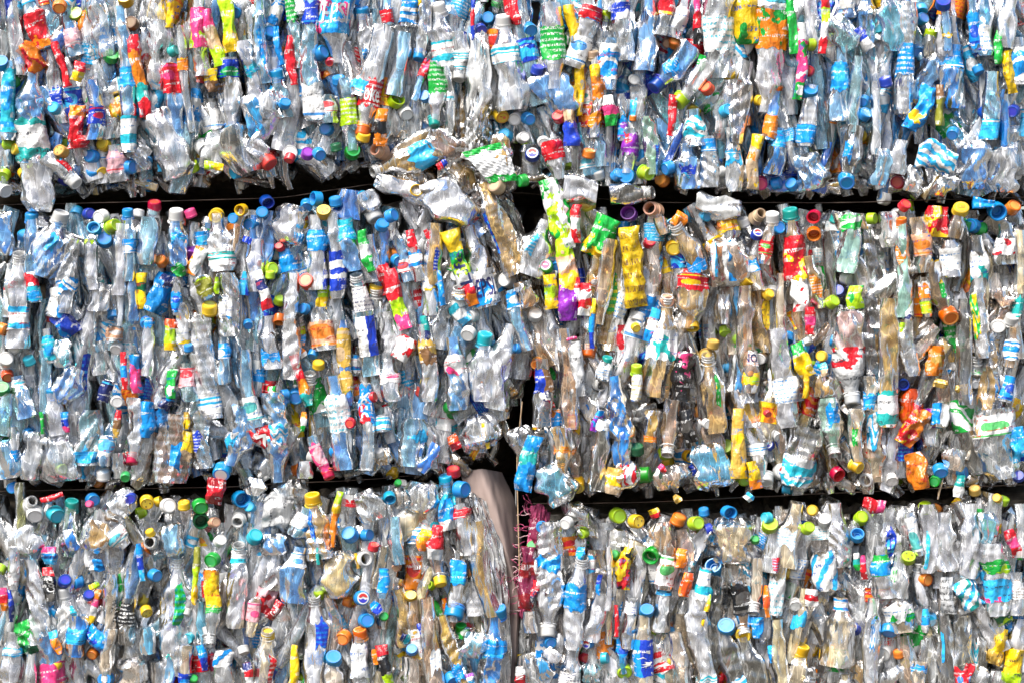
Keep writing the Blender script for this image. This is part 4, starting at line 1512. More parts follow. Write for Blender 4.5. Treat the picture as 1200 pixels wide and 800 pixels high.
def bale_of(x, y):
    if y < 226 and not (x > 575 and y > 212): return 'upper left' if x < 569 else 'upper right'
    if y < (568 if x < 600 else 578): return 'middle left' if x < 612 - 20 * (y < 260) else 'middle right'
    return 'lower left' if x < 602 else 'lower right'
def centre(it): return (it.x, it.y) if it.k == 'c' else ((it.x0+it.x1)/2, (it.y0+it.y1)/2)
for i, it in enumerate(items):
    it.id = i; it.bale = bale_of(*centre(it)); it.cap = None; it.capcol = None; it.drop = False
# caps that sit on the mouth of a bottle in the table become parts of that bottle
bott = [it for it in items if it.k == 'b']; caps = [it for it in items if it.k == 'c']
for it in bott:
    if 'nocap' in it.flags: continue
    best = None
    for c in caps:
        if c.drop or 'o' in c.flags: continue
        dd = math.hypot(c.x - it.x0, c.y - it.y0)
        if dd < 11 and (best is None or dd < best[0]) and (it.opt.get('c') in (None, c.col)): best = (dd, c)
    if best: it.cap = best[1]; best[1].drop = True; it.capcol = best[1].col
    elif it.opt.get('c') not in (None, '-'): it.capcol = it.opt['c']
items = [it for it in items if not it.drop]
for it in items:                        # crushed bottles run on behind their neighbours
    if it.k == 'b' and not it.labels and math.hypot(it.x1-it.x0, it.y1-it.y0) > 35:
        ex, ey = it.x1 + .24*(it.x1-it.x0), it.y1 + .24*(it.y1-it.y0)
        if bale_of(ex, ey) == it.bale and not any(lo < ey < hi for lo, hi in ((196, 256), (552, 600))): it.x1, it.y1 = ex, ey
size = lambda it: it.w * math.hypot(it.x1-it.x0, it.y1-it.y0) + (900 if it.labels else 0) + (500 if it.capcol else 0)
bott = sorted([it for it in items if it.k == 'b'], key=size, reverse=True)
rest_bottles = bott[300:]
drop = set(id(b) for b in rest_bottles)
items = [it for it in items if id(it) not in drop]

DEF_TINT = {'upper left': ['clear', 'cool', 'clear', 'cool'], 'upper right': ['clear', 'cool', 'clear'], 'middle left': ['clear', 'cool', 'clear', 'clear', 'clear', 'cool'],
            'middle right': ['warm', 'tan', 'clear', 'warm', 'smoke', 'clear'], 'lower left': ['clear', 'warm', 'clear', 'cool'], 'lower right': ['warm', 'clear', 'clear']}
def tint_of(it, rg):
    t = it.opt.get('t')
    if t in ('label', 'printed', 'redclear') or t is None:
        if t == 'redclear': return 'redclear'
        x, y = centre(it)
        if it.bale == 'upper right' and x > 900: return rg.choice(['cool', 'blue', 'cool', 'blue', 'clear'])
        return rg.choice(DEF_TINT[it.bale])
    return t if t in ('blue','green','tan','brown','olive','smoke','milk','peach','pinkclear','cyan') else 'clear'

# ------------------------------------------------------------------ how deep each thing lies
GX0, GY0, GC = -80, -130, 4.0
occ = np.full((int(1060/GC), int(1380/GC)), -1e3)
relf = smooth1(np.random.default_rng(3), 5, 1.7); relg = smooth1(np.random.default_rng(4), 5, 1.5)
def relief(x, y): return 5 * relf(x / 400.0 + y / 900.0) + 5 * relg(y / 330.0 + x / 700.0)
def cells(it):
    if it.k == 'c': x0, y0, x1, y1, w = it.x, it.y-8, it.x, it.y+8, 18
    else: x0, y0, x1, y1, w = it.x0, it.y0, it.x1, it.y1, it.w
    L = max(1, math.hypot(x1-x0, y1-y0)); ax, ay = (x1-x0)/L, (y1-y0)/L
    pts = set(); n = max(2, int(L/GC)+1); m = max(2, int(w/GC)+1)
    for i in range(n+1):
        for j in range(m+1):
            q = (j/m - .5) * w * .9
            px, py = x0 + ax*L*i/n - ay*q, y0 + ay*L*i/n + ax*q
            a, b = int((py-GY0)/GC), int((px-GX0)/GC)
            if 0 <= a < occ.shape[0] and 0 <= b < occ.shape[1]: pts.add((a, b))
    return pts
def settle(it, thick):
    pts = list(cells(it)); x, y = centre(it)
    if not pts: return relief(x, y) + thick/2
    v = np.array([occ[p] for p in pts])
    fr = max(relief(x, y) - 8, float(np.percentile(v, 62)) if v.size else -1e3)
    fr = min(fr, relief(x, y) + 34)
    for p in pts: occ[p] = max(occ[p], fr + thick * .8)
    return fr + thick/2
PR = {'c': .9, 'w': 2.0, 'p': 3.2, 'b': 4.0}
prg = random.Random(5)
def prio(it):
    p = PR[it.k]
    if it.k == 'b' and it.labels: p -= 1.4
    if it.k == 'b' and it.capcol: p -= .5
    if it.k == 'p' and ('hang' in it.flags or it.opt.get('t') in ('label', 'printed', 'blue')): p = .6
    return p + prg.uniform(-1.1, 1.1)
items.sort(key=prio)

def cap_dir(d, rg):
    t = lambda a: rg.uniform(-a, a)
    v = {'f': (t(.75), -1, t(.75)), 'u': (t(.4), -.55 + t(.25), 1), 'd': (t(.4), -.55 + t(.25), -1), 'l': (-1, -.6 + t(.3), t(.4)), 'r': (1, -.6 + t(.3), t(.4))}[d]
    return np.array(v) / np.linalg.norm(v)

def tag(o, label=None, cat=None, group=None, kind=None):
    for k, v in (('label', label), ('category', cat), ('group', group), ('kind', kind)):
        if v: o[k] = v
def empty(name, loc):
    o = bpy.data.objects.new(name, None); o.empty_display_size = .02; coll.objects.link(o); o.location = loc
    return o

def neck_axis(sf): return np.array([-sf.ax[0], 0.0, sf.ax[1]])     # pointing out of the mouth, metres space

def build_bottle_parts(it, sink):
    """sink(part name) -> (MB, done callback); used for single bottles and for the far mass"""
    rg = random.Random(it.id * 13 + 5)
    hasneck = bool(it.capcol) or it.opt.get('c') == '-' or ('nocap' not in it.flags and it.w > 12 and rg.random() < .6)
    sf = Surf(it.x0, it.y0, it.x1, it.y1, it.w, 'bottle', it.id + 11, float(it.opt['bow']) if 'bow' in it.opt else None, neck=hasneck)
    sf.depth = it.depth if it.depth is not None else settle(it, sf.b * 2)
    it.depth = sf.depth; tint = tint_of(it, rg); it.tint = tint
    mb = sink('body'); sf.grid(mb, clear_mat(tint), dense=it.dense, res=2.1 if it.dense == 1 else 4)
    for n, (pat, cols, a, b) in enumerate(it.labels):
        lm = sink('label'); a2, b2 = max(.012, a), min(.985, b)
        see = cols[0] in ('clear', 'pinkclear', 'redclear') and len(cols) > 1
        sf.grid(lm, print_mat(cols, pat, it.id), a2, b2, .55, False, rag=rg.choice([1.0, 2.5, 5.0]), dense=it.dense, res=2.4 if it.dense == 1 else 4)
        if n == 0 and 'T' in it.opt:
            txt = it.opt['T']; lum = sum(COL[cols[0]])/3; ink = 'white' if lum < .4 else ('navy' if cols[0] in ('white', 'milk') else 'black')
            al = it.w < 16 or (len(txt) > 4 and it.w < 22) or abs(sf.ax[0]) > .75
            c, hh = (a2+b2)/2, (b2-a2)
            if al: lettering(lm, sf, txt, c - hh*.4, c + hh*.4, ink, True)
            else: lettering(lm, sf, txt, c - min(hh*.3, .11), c + min(hh*.3, .11), ink, False, 1.05)
    if not it.labels and it.dense == 1 and it.w > 10 and rg.random() < .66:
        c0 = rg.choice(['blue', 'lblue', 'cyan', 'white', 'white', 'dblue', 'blue', 'lblue', 'red', 'green']); c1 = rg.choice(['white', 'lblue', 'blue'])
        if it.bale == 'middle right' and rg.random() < .6: c0, c1 = rg.choice([('yellow', 'red'), ('white', 'red'), ('orange', 'white'), ('green', 'yellow')])
        a = rg.uniform(.3, .7); b2 = min(.97, a + rg.uniform(9, 26) / sf.L); h = rg.uniform(.5, 1.3); tc = PI/2 + rg.uniform(-.6, .6)
        if rg.random() < .55: a = rg.uniform(.2, .45); b2 = min(.97, a + rg.uniform(.25, .5)); h = rg.uniform(.18, .5); tc = PI/2 + rg.uniform(-.9, .9)
        sf.grid(sink('torn_label'), print_mat([c0, c1], rg.choice(['pl', 'bl', 'tx', 'wv']), it.id), a, b2, .6, False, t0=tc-h, t1=tc+h, rag=7.0, res=2.2)
        it.torn = c0
    if it.capcol:
        cm = sink('cap'); d = neck_axis(sf)
        tilt = -.35 if it.cap is None else {'f': -1.6, 'u': -.4, 'd': -.4, 'l': -.4, 'r': -.4}[it.cap.dir]
        if it.cap is not None and it.cap.dir != 'f': d = .5*d + .8*cap_dir(it.cap.dir, rg)
        d = d + np.array([rg.uniform(-.15, .15), tilt, rg.uniform(-.15, .15)]); d /= np.linalg.norm(d)
        r = float(it.cap.opt.get('r', 9.3)) if it.cap is not None else min(10.5, max(7.5, it.w * .46))
        if it.cap is not None: px, py = it.cap.x, it.cap.y
        else: px, py = it.x0 + sf.ax[0]*2, it.y0 + sf.ax[1]*2
        cen = np.array(W(px, sf.depth, py)); e = it.cap.opt.get('e') if it.cap is not None else None
        if tilt < -1: cen = cen + np.array([0, -.006, 0])
        H = cap_mesh(cm, it.capcol, cen, d, r, False, rg, 30)
        if e: emblem_mesh(sink('emblem'), int(e), cen, d, r, H*.5)
        if it.dense == 1 and tilt > -1:
            nm = sink('neck_ring'); base = cen - d * (H*.5 + .0022)
            lathe(nm, cap_mat(it.capcol), base, d, [(r*S*.86,-.001), (r*S*1.0,-.001), (r*S*1.0,.0012), (r*S*.86,.0012)], 24)
    elif it.opt.get('c') == '-':
        nm = sink('neck'); d = neck_axis(sf) + np.array([0, -.55, 0])
        neck_mesh(nm, 'clear', W(it.x0 + sf.ax[0]*3, sf.depth - 2, it.y0 + sf.ax[1]*3), d / np.linalg.norm(d), 8.2)
    return sf

built = []       # (root, item, kind)
def single(it, name, make):
    """make(sink): first part's mesh is the thing when it has no other part"""
    mbs = []
    def sink(n):
        m = MB(); mbs.append((n, m)); return m
    make(sink)
    x, y = centre(it); org = W(x, it.depth, y)
    if len(mbs) == 1: root = mbs[0][1].build(name, org)
    else:
        root = empty(name, org); cap = None
        for n, m in mbs:
            par = cap if (n == 'emblem' and cap is not None) else root
            o = m.build(n, org, par)
            if n == 'cap': cap = o
    it.parts = [n for n, _ in mbs]
    built.append((root, it)); it.root = root
    return root

for it in items:
    it.depth = None; it.dense = 1; rg = random.Random(it.id * 7 + 1)
    if it.k == 'b':
        single(it, 'crushed_bottle', lambda s, it=it: build_bottle_parts(it, s))
    elif it.k == 'c':
        r = float(it.opt.get('r', 8.8)) * rg.uniform(.82, .97); it.depth = settle(it, r * 1.4) + rg.choice([2, 6, 11, 16]); d = cap_dir(it.dir, rg)
        hollow = 'o' in it.flags; neck = hollow and it.col in ('clear', 'peach', 'tan', 'white', 'brown')
        it.neck = neck
        def mk(s, it=it, r=r, d=d, hollow=hollow, neck=neck, rg=rg):
            cen = W(it.x, it.depth, it.y); m = s('cap_shell')
            if neck: neck_mesh(m, it.col, cen, d, r * .92); return
            H = cap_mesh(m, it.col, cen, d, r, hollow, rg)
            if 'e' in it.opt: emblem_mesh(s('emblem'), int(it.opt['e']), cen, d, r, H * (.5 if not hollow else -.28))
        single(it, 'bottle_mouth' if neck else 'screw_closure', mk)
    elif it.k == 'w':
        cols = it.opt['c'].split(',')
        def mk(s, it=it, cols=cols):
            sf = Surf(it.x0, it.y0, it.x1, it.y1, it.w * .9, 'wrapper', it.id + 11, crush=1.1)
            sf.depth = it.depth = settle(it, sf.b * 2); m = s('printed_film')
            sf.grid(m, print_mat(cols, it.opt.get('p', 'sec'), it.id), res=2.2)
            if 'T' in it.opt:
                lum = sum(COL[cols[len(cols)//2]])/3; ink = 'white' if lum < .28 else 'navy'
                if abs(sf.ax[1]) > .6 and sf.L > it.w * 1.6: lettering(m, sf, it.opt['T'], .30, .72, ink, True)
                else: lettering(m, sf, it.opt['T'], .38, .64, ink, False, 1.0) if abs(sf.ax[1]) > .6 else None
        single(it, 'crushed_wrapper', mk)
    else:
        def mk(s, it=it, rg=rg):
            t = it.opt.get('t'); m = s('film')
            sf = Surf(it.x0, it.y0, it.x1, it.y1, it.w, 'film', it.id + 11, crush=1.15, thick=it.w * .3 + 2 if t not in ('label', 'printed') else 3.5)
            sf.depth = it.depth = settle(it, sf.b * 2)
            if t == 'label': mat = print_mat(['green', 'milk', 'milk', 'milk', 'green'], 'tx2', 1)
            elif t == 'printed': mat = print_mat(['lblue', 'white', 'blue', 'white'], 'st', 2)
            else: it.tint = tint_of(it, rg); mat = clear_mat(it.tint)
            sf.grid(m, mat, res=2.4)
        single(it, 'crumpled_plastic', mk)

# ------------------------------------------------------------------ the compressed mass of each bale
def in_poly(x, y, P):
    c = False; n = len(P)
    for i in range(n):
        (x0, y0), (x1, y1) = P[i], P[i-1]
        if (y0 > y) != (y1 > y) and x < (x1-x0)*(y-y0)/(y1-y0) + x0: c = not c
    return c
def ray_poly(c, a, P):
    best = None; dx, dy = math.cos(a), math.sin(a); n = len(P)
    for i in range(n):
        (x0, y0), (x1, y1) = P[i], P[i-1]; ex, ey = x1-x0, y1-y0; den = dx*ey - dy*ex
        if abs(den) < 1e-9: continue
        t = ((x0-c[0])*ey - (y0-c[1])*ex)/den; u = ((x0-c[0])*dy - (y0-c[1])*dx)/den
        if t > 0 and -1e-6 <= u <= 1+1e-6: best = t if best is None else max(best, t)
    return best
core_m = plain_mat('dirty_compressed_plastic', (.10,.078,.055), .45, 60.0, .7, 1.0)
PRINTS = [['blue','white'], ['red','white'], ['lblue','white'], ['white','blue'], ['green','white'], ['yellow','orange'], ['dblue','lblue'], ['white','cyan'], ['orange','red']]
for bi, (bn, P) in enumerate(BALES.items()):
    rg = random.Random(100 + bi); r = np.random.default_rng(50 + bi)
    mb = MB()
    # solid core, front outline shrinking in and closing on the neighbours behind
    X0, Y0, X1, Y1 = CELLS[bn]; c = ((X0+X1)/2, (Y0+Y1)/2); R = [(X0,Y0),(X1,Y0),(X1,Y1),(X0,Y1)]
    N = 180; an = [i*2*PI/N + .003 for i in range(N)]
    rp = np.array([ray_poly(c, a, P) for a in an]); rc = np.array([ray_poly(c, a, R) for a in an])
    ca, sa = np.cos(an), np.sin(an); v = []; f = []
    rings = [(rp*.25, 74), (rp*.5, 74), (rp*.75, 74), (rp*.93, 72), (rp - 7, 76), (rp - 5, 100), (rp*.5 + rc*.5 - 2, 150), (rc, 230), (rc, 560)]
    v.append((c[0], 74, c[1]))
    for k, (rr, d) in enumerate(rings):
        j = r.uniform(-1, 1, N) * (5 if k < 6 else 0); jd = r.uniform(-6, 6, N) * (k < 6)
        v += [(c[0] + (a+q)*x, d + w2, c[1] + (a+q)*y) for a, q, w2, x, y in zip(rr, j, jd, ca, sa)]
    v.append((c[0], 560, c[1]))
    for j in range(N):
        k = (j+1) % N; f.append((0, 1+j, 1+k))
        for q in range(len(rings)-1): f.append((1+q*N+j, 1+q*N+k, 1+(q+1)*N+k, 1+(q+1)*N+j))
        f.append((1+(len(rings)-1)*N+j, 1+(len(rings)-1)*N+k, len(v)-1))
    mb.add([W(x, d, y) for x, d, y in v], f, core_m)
    # everything in the mass that is too small or too buried to count
    xs = [p[0] for p in P]; ys = [p[1] for p in P]; k = 0
    def sink(_): return mb
    for it in rest_bottles:
        if it.bale == bn: it.depth = None; it.dense = .7; build_bottle_parts(it, sink)
    while k < 420:
        x, y = rg.uniform(min(xs), max(xs)), rg.uniform(min(ys), max(ys))
        L = rg.uniform(70, 180); w = rg.uniform(11, 30); lean = rg.gauss(0, .30)
        if rg.random() < .12: lean = rg.uniform(-1.5, 1.5); L *= .6
        dx, dy = math.sin(lean)*L/2, math.cos(lean)*L/2
        if not (in_poly(x-dx*.86, y-dy*.86, P) and in_poly(x+dx*.86, y+dy*.86, P)): 
            L *= .5; dx *= .5; dy *= .5
            if not (in_poly(x-dx, y-dy, P) and in_poly(x+dx, y+dy, P)): continue
        k += 1
        if rg.random() < .5: dx, dy = -dx, -dy
        sf = Surf(x-dx, y-dy, x+dx, y+dy, w, rg.choice(['bottle', 'bottle', 'film']), 9000 + bi*1000 + k, neck=rg.random() < .5)
        sf.depth = rg.uniform(18, 56) + relief(x, y)
        t = rg.choice(DEF_TINT[bn] + ['clear', 'blue' if bn.startswith('upper r') else 'clear'])
        sf.grid(mb, clear_mat(t), res=4.5, dense=.6)
        q = rg.random()
        if q < .46:
            a = rg.uniform(.1, .6); sf.grid(mb, print_mat(rg.choice(PRINTS), rg.choice(['pl', 'bl', 'tx', 'wv']), k), a, a + rg.uniform(.15, .35), .6, False, res=4.5, dense=.7)
        elif q < .64:
            cap_mesh(mb, rg.choice(['blue','blue','white','lblue','yellow','green','red','orange','white','lime','dblue']), W(x-dx, sf.depth - 3, y-dy), cap_dir(rg.choice('fudlr'), rg), rg.uniform(7.5, 9), False, rg, 20)
    for q in range(52):                      # scraps bulging over the lower edge
        x = rg.uniform(max(0, X0), min(1200, X1)); yb = max((yy for yy in np.arange(Y0, Y1, 2.0) if in_poly(x, yy, P)), default=None)
        if yb is None: continue
        L = rg.uniform(14, 40); w = rg.uniform(7, 18); a = rg.uniform(-1.5, 1.5)
        sf = Surf(x - math.sin(a)*L/2, yb - 2 - math.cos(a)*L/2, x + math.sin(a)*L/2, yb - 2 + math.cos(a)*L/2, w, rg.choice(['film', 'bottle', 'film']), 20000 + bi*500 + q, neck=False)
        sf.depth = rg.uniform(24, 66) + relief(x, yb); sf.grid(mb, clear_mat(rg.choice(['tan', 'brown', 'warm', 'brown', 'smoke'])), res=3.5, dense=.7)
    # the right flank or left flank that shows in the gap between the columns
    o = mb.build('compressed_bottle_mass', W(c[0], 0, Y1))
    tag(o, {'upper left': 'dense dark mass of buried crushed bottles inside the upper left bale', 'upper right': 'dense dark mass of buried crushed bottles inside the upper right bale',
            'middle left': 'dense dark mass of buried crushed bottles inside the middle left bale', 'middle right': 'dense dark mass of buried crushed bottles inside the middle right bale',
            'lower left': 'dense dark mass of buried crushed bottles inside the lower left bale', 'lower right': 'dense dark mass of buried crushed bottles inside the lower right bale'}[bn],
        'bottle mass', 'compressed mass inside each bale', 'stuff')
# ------------------------------------------------------------------ sheets, wires, ground
def sheet(name, rows, mat, thick=2.0, seed=0, amp=3.0, label='', cat=''):
    """rows of (x, depth, y) control points -> a wrinkled sheet with real thickness"""
    r = np.random.default_rng(seed); A = np.array(rows, float); n, m = A.shape[:2]
    def lerp(A, ax, k):
        n = A.shape[ax]; t = np.linspace(0, n-1, k); i = np.minimum(t.astype(int), n-2); f = t - i
        sh = [1]*A.ndim; sh[ax] = k; f = f.reshape(sh); return np.take(A, i, ax)*(1-f) + np.take(A, i+1, ax)*f
    G = lerp(lerp(A, 0, 70), 1, 34)
    for ax in (0, 1):
        for _ in range(6):
            B = G.copy()
            if ax == 0: B[1:-1] = (G[:-2] + 2*G[1:-1] + G[2:])/4
            else: B[:, 1:-1] = (G[:, :-2] + 2*G[:, 1:-1] + G[:, 2:])/4
            G = B
    U, V = np.meshgrid(np.linspace(0, 1, 70), np.linspace(0, 1, 34), indexing='ij')
    for k in range(7):
        a = r.uniform(0, PI); wl = r.uniform(.08, .4); x = U*math.cos(a)*2/wl*.5 + V*math.sin(a)/wl + r.uniform()
        G[..., 1] += amp * .45 * (np.abs((x % 1)*2-1) - .5); G[..., 0] += amp*.2*(np.abs((x*1.3 % 1)*2-1) - .5)
    f = []; nn = 34; N = 70*nn
    for i in range(69):
        for j in range(nn-1):
            a = i*nn+j; f += [(a, a+1, a+nn+1, a+nn), (N+a+nn, N+a+nn+1, N+a+1, N+a)]
    B = G.copy(); B[..., 1] += thick
    bd = [(i, 0) for i in range(70)] + [(69, j) for j in range(1, nn)] + [(i, nn-1) for i in range(68, -1, -1)] + [(0, j) for j in range(nn-2, 0, -1)]
    ids = [i*nn+j for i, j in bd]
    for q in range(len(ids)):
        a, b2 = ids[q-1], ids[q]; f.append((a, b2, N+b2, N+a))
    v = [W(*p) for p in np.concatenate([G.reshape(-1, 3), B.reshape(-1, 3)])]
    mb = MB(); uv = np.stack([V.ravel(), U.ravel()], -1); mb.add(v, f, mat, np.concatenate([uv, uv]))
    org = np.mean(np.array(v), 0); o = mb.build(name, org); tag(o, label, cat); return o
board = plain_mat('brown_sacking', (.25,.19,.17), .85, 18.0, .16, .3)
o = sheet('sacking_sheet', [[(538,40,556),(564,24,550),(588,56,556)], [(548,30,585),(578,14,590),(603,60,588)], [(566,22,632),(594,12,645),(613,62,640)], [(590,26,685),(608,22,700),(612,62,700)], [(594,24,740),(606,24,755),(610,62,750)], [(597,26,886),(603,30,886),(608,62,886)]], board, 3, 2, 1.5,
          'brown pink sacking sheet standing in the gap beside the lower left bale', 'sheet')
o = sheet('plastic_film', [[(546,20,575),(556,8,578),(568,20,588)], [(552,10,620),(570,-2,626),(588,14,640)], [(562,6,680),(580,-4,690),(597,12,700)], [(566,6,760),(586,-2,770),(600,14,780)], [(572,10,886),(590,2,886),(602,16,886)]], clear_mat('milk'), 1.0, 3, 5.0,
          'whitish clear film wrapping the right flank of the lower left bale', 'plastic film')
o = sheet('plastic_film', [[(542,22,204),(566,10,200),(594,24,212)], [(552,18,245),(580,6,246),(612,24,258)], [(574,18,290),(602,10,302),(632,30,320)], [(596,34,345),(614,30,352),(634,50,362)]], clear_mat('brown'), 1.2, 5, 7.0,
          'dirty brown film hanging in the dark gap under the top row', 'plastic film')
o = sheet('frayed_film', [[(556,-2,42),(565,-10,36),(573,0,44)], [(553,-4,90),(564,-12,92),(573,2,96)], [(548,-4,140),(559,-10,150),(570,4,150)], [(540,0,185),(554,-4,190),(566,8,190)]], clear_mat('milk'), 1.0, 6, 4.0,
          'torn white film strip with frayed top at the right end of the upper left bale', 'plastic film')
o = sheet('label_sheet', [[(541,-10,180),(566,-15,173),(590,-12,167)], [(555,-12,194),(578,-18,190),(599,-12,187)], [(573,-6,215),(590,-12,214),(607,-4,212)]], print_mat(['green','milk','milk','milk','milk','green'], 'sec', 2), .5, 12, 1.4,
          'loose white label sheet with green printing across the gap at top centre', 'label sheet')
net = plain_mat('pink_netting', (.42,.06,.15), .85, 160.0, .55, 1.0)
o = sheet('net_sack', [[(622,22,594),(634,14,590),(646,24,604)], [(622,22,618),(632,12,622),(642,22,632)], [(616,22,655),(626,12,660),(636,22,668)], [(608,26,690),(618,16,700),(628,24,706)], [(606,34,722),(612,28,728),(618,34,728)]], net, 2, 8, 5.0,
          'pink woven net sack with frayed edge on the left end of the lower right bale', 'net sack')
# frayed threads are part of the sack
def tube(mb, mat, pts, r, n=7):
    pts = np.array(pts, float); vs = []
    for i, p in enumerate(pts):
        d = pts[min(i+1, len(pts)-1)] - pts[max(i-1, 0)]; d, a, b = frame(d); th = np.arange(n)*2*PI/n
        vs.append(p + r*(np.outer(np.cos(th), a) + np.outer(np.sin(th), b)))
    f = [(i*n+j, i*n+(j+1) % n, (i+1)*n+(j+1) % n, (i+1)*n+j) for i in range(len(pts)-1) for j in range(n)]
    f += [tuple(range(n)), tuple((len(pts)-1)*n + j for j in range(n))]
    mb.add(np.concatenate(vs), f, mat)
mb = MB(); rg = random.Random(9); pale = plain_mat('pale_thread', (.55,.36,.38), .8, 90.0, .3, .2)
for k in range(46):
    y = rg.uniform(590, 722); x = 622 - (y - 590)*.12 + rg.uniform(-2, 3); pts = []; a = rg.uniform(2.2, 4.2)
    for q in range(7):
        pts.append(W(x, 20 + rg.uniform(-2, 2), y)); a += rg.uniform(-.7, .7); x += 2.6*math.cos(a); y += 2.6*math.sin(a)
    tube(mb, rg.choice([net, pale]), pts, .0006, 5)
fr = mb.build('frayed_edge', tuple(o.location), o)
wire_m = plain_mat('rusty_wire', (.05,.03,.02), .7, 200.0, .4, .3)
def wire(pts, r, label, name='baling_wire', mat=wire_m, cat='wire', seed=0):
    rg = random.Random(seed); mb = MB(); P = []
    for (x0, d0, y0), (x1, d1, y1) in zip(pts, pts[1:]):
        for q in range(14):
            t = q/14; P.append(W(x0+(x1-x0)*t, d0+(d1-d0)*t + rg.uniform(-.6, .6), y0+(y1-y0)*t + rg.uniform(-.5, .5)))
    P.append(W(*pts[-1])); P = [P[0]] + [tuple((np.array(a) + 2*np.array(b) + np.array(c))/4) for a, b, c in zip(P, P[1:], P[2:])] + [P[-1]]
    tube(mb, mat, P, r); o = mb.build(name, P[len(P)//2]); tag(o, label, cat); return o
wire([(-60,30,240),(180,26,235),(330,30,230),(430,36,214),(520,60,205)], .0008, 'thin rusty wire along the dark gap under the upper left bale', seed=1)
wire([(600,60,222),(760,30,236),(1000,26,236),(1260,30,228)], .0008, 'thin rusty wire along the dark gap under the upper right bale', seed=2)
wire([(-60,30,578),(250,26,572),(440,26,562),(560,50,552)], .0008, 'thin rusty wire along the dark gap under the middle left bale', seed=3)
wire([(625,60,594),(760,30,590),(960,26,580),(1260,28,566)], .0009, 'thin rusty wire along the dark gap under the middle right bale', seed=4)
tw = plain_mat('jute_twine', (.36,.25,.15), .9, 200.0, .35, .4)
wire([(612,14,470),(606,12,530),(606,10,560),(607,12,600),(609,14,680)], .0011, 'frayed tan twine hanging down the gap between the middle bales', 'baling_twine', tw, 'twine', 6)
# ground
g = NT('dusty_concrete'); t = g.n('ShaderNodeTexCoord'); n = g.n('ShaderNodeTexNoise', i_Scale=1.3, i_Detail=9.0); g.l(t.outputs['Object'], n.inputs['Vector'])
p = g.n('ShaderNodeBsdfPrincipled', i_Roughness=.85); g.l(g.mixc(n.outputs[0], (.08,.075,.065), (.16,.15,.13)), p.inputs['Base Color'])
bp = g.n('ShaderNodeBump', i_Strength=.3, i_Distance=.01); g.l(n.outputs[0], bp.inputs['Height']); g.l(bp.outputs[0], p.inputs['Normal']); g.l(p.outputs[0], g.out.inputs[0])
mb = MB(); q = 1500.0; mb.add([(-q,-q,0), (q,-q,0), (q,q,0), (-q,q,0)], [(0,1,2,3)], g.m); o = mb.build('ground', sharp=0); tag(o, None, None, None, 'structure')

# ------------------------------------------------------------------ labels that single things out
def describe(it):
    if it.k == 'b':
        L = math.hypot(it.x1-it.x0, it.y1-it.y0); w = []
        if L > 115: w.append('long')
        elif L < 48: w.append('short')
        if it.w >= 30: w.append('wide')
        elif it.w <= 12: w.append('narrow')
        t = {'clear': 'clear', 'cool': 'clear', 'warm': 'clear', 'milk': 'whitish', 'blue': 'bluish', 'green': 'greenish', 'tan': 'tan tinted', 'brown': 'brownish', 'smoke': 'grey', 'peach': 'peach tinted', 'pinkclear': 'pinkish', 'redclear': 'reddish', 'olive': 'olive', 'cyan': 'blue'}[it.tint]
        w += ['crushed', t, 'bottle']; x = []
        if not it.labels and hasattr(it, 'torn'): x.append('torn ' + word(it.torn) + ' label')
        ls = [l for l in it.labels if l[1][0] not in ('clear',)]
        if ls:
            cs = list(dict.fromkeys(word(c) for l in ls[:1] for c in l[1][:2])); x.append((' and '.join(cs)) + ' label')
        if it.capcol: x.append(word(it.capcol) + ' cap')
        elif 'neck' in it.parts: x.append('open mouth')
        return ' '.join(w) + (' with ' + ' and '.join(x) if x else '')
    if it.k == 'c':
        if it.neck: return {'clear': 'open clear', 'white': 'open white', 'peach': 'open peach', 'tan': 'open tan', 'brown': 'open brown'}[it.col] + ' bottle mouth'
        e = {'1': ' with orange mark', '2': ' with red mark', '3': ' with dark spots', '4': ' with pink disc', '5': ' with red and blue round emblem', '6': ' with dark red top', '7': ' with ringed top', '8': ' with white top'}.get(it.opt.get('e'), '')
        z = 'small ' if float(it.opt.get('r', 8.8)) <= 6 else ('large ' if float(it.opt.get('r', 8.8)) >= 11 else '')
        return z + ('hollow ' if 'o' in it.flags else '') + word(it.col) + ' bottle cap' + e
    if it.k == 'w':
        cs = list(dict.fromkeys(word(c) for c in it.opt['c'].split(',')))[:3]
        L = math.hypot(it.x1-it.x0, it.y1-it.y0); z = 'long ' if L > 60 else ('small ' if L < 22 else '')
        return z + 'crushed ' + (' and '.join([', '.join(cs[:-1]), cs[-1]]) if len(cs) > 1 else cs[0]) + ' wrapper'
    t = it.opt.get('t')
    if t == 'label': return 'loose green and white printed label sheet'
    if t == 'printed': return 'blue and white printed film'
    L = math.hypot(it.x1-it.x0, it.y1-it.y0)
    return ('wide ' if it.w >= 36 else '') + ('long ' if L > 70 else '') + 'crumpled ' + {'clear': 'clear', 'cool': 'clear', 'warm': 'clear', 'milk': 'white', 'blue': 'bluish', 'green': 'greenish', 'tan': 'tan', 'brown': 'brown', 'smoke': 'grey', 'peach': 'peach', 'cyan': 'blue'}.get(it.tint, 'clear') + ' plastic'
def place(it):
    x, y = centre(it); X0, Y0, X1, Y1 = CELLS[it.bale]; X0, X1 = max(X0, 0), min(X1, 1200); Y0, Y1 = max(Y0, 0), min(Y1, 800)
    a = (x-X0)/(X1-X0); b = (y-Y0)/(Y1-Y0)
    return ['left end', 'left part', 'centre', 'right part', 'right end'][min(4, max(0, int(a*5)))], ['top', 'upper middle', 'lower middle', 'bottom'][min(3, max(0, int(b*4)))]
CAT = {'b': 'bottle', 'c': 'bottle cap', 'w': 'wrapper', 'p': 'crumpled plastic'}
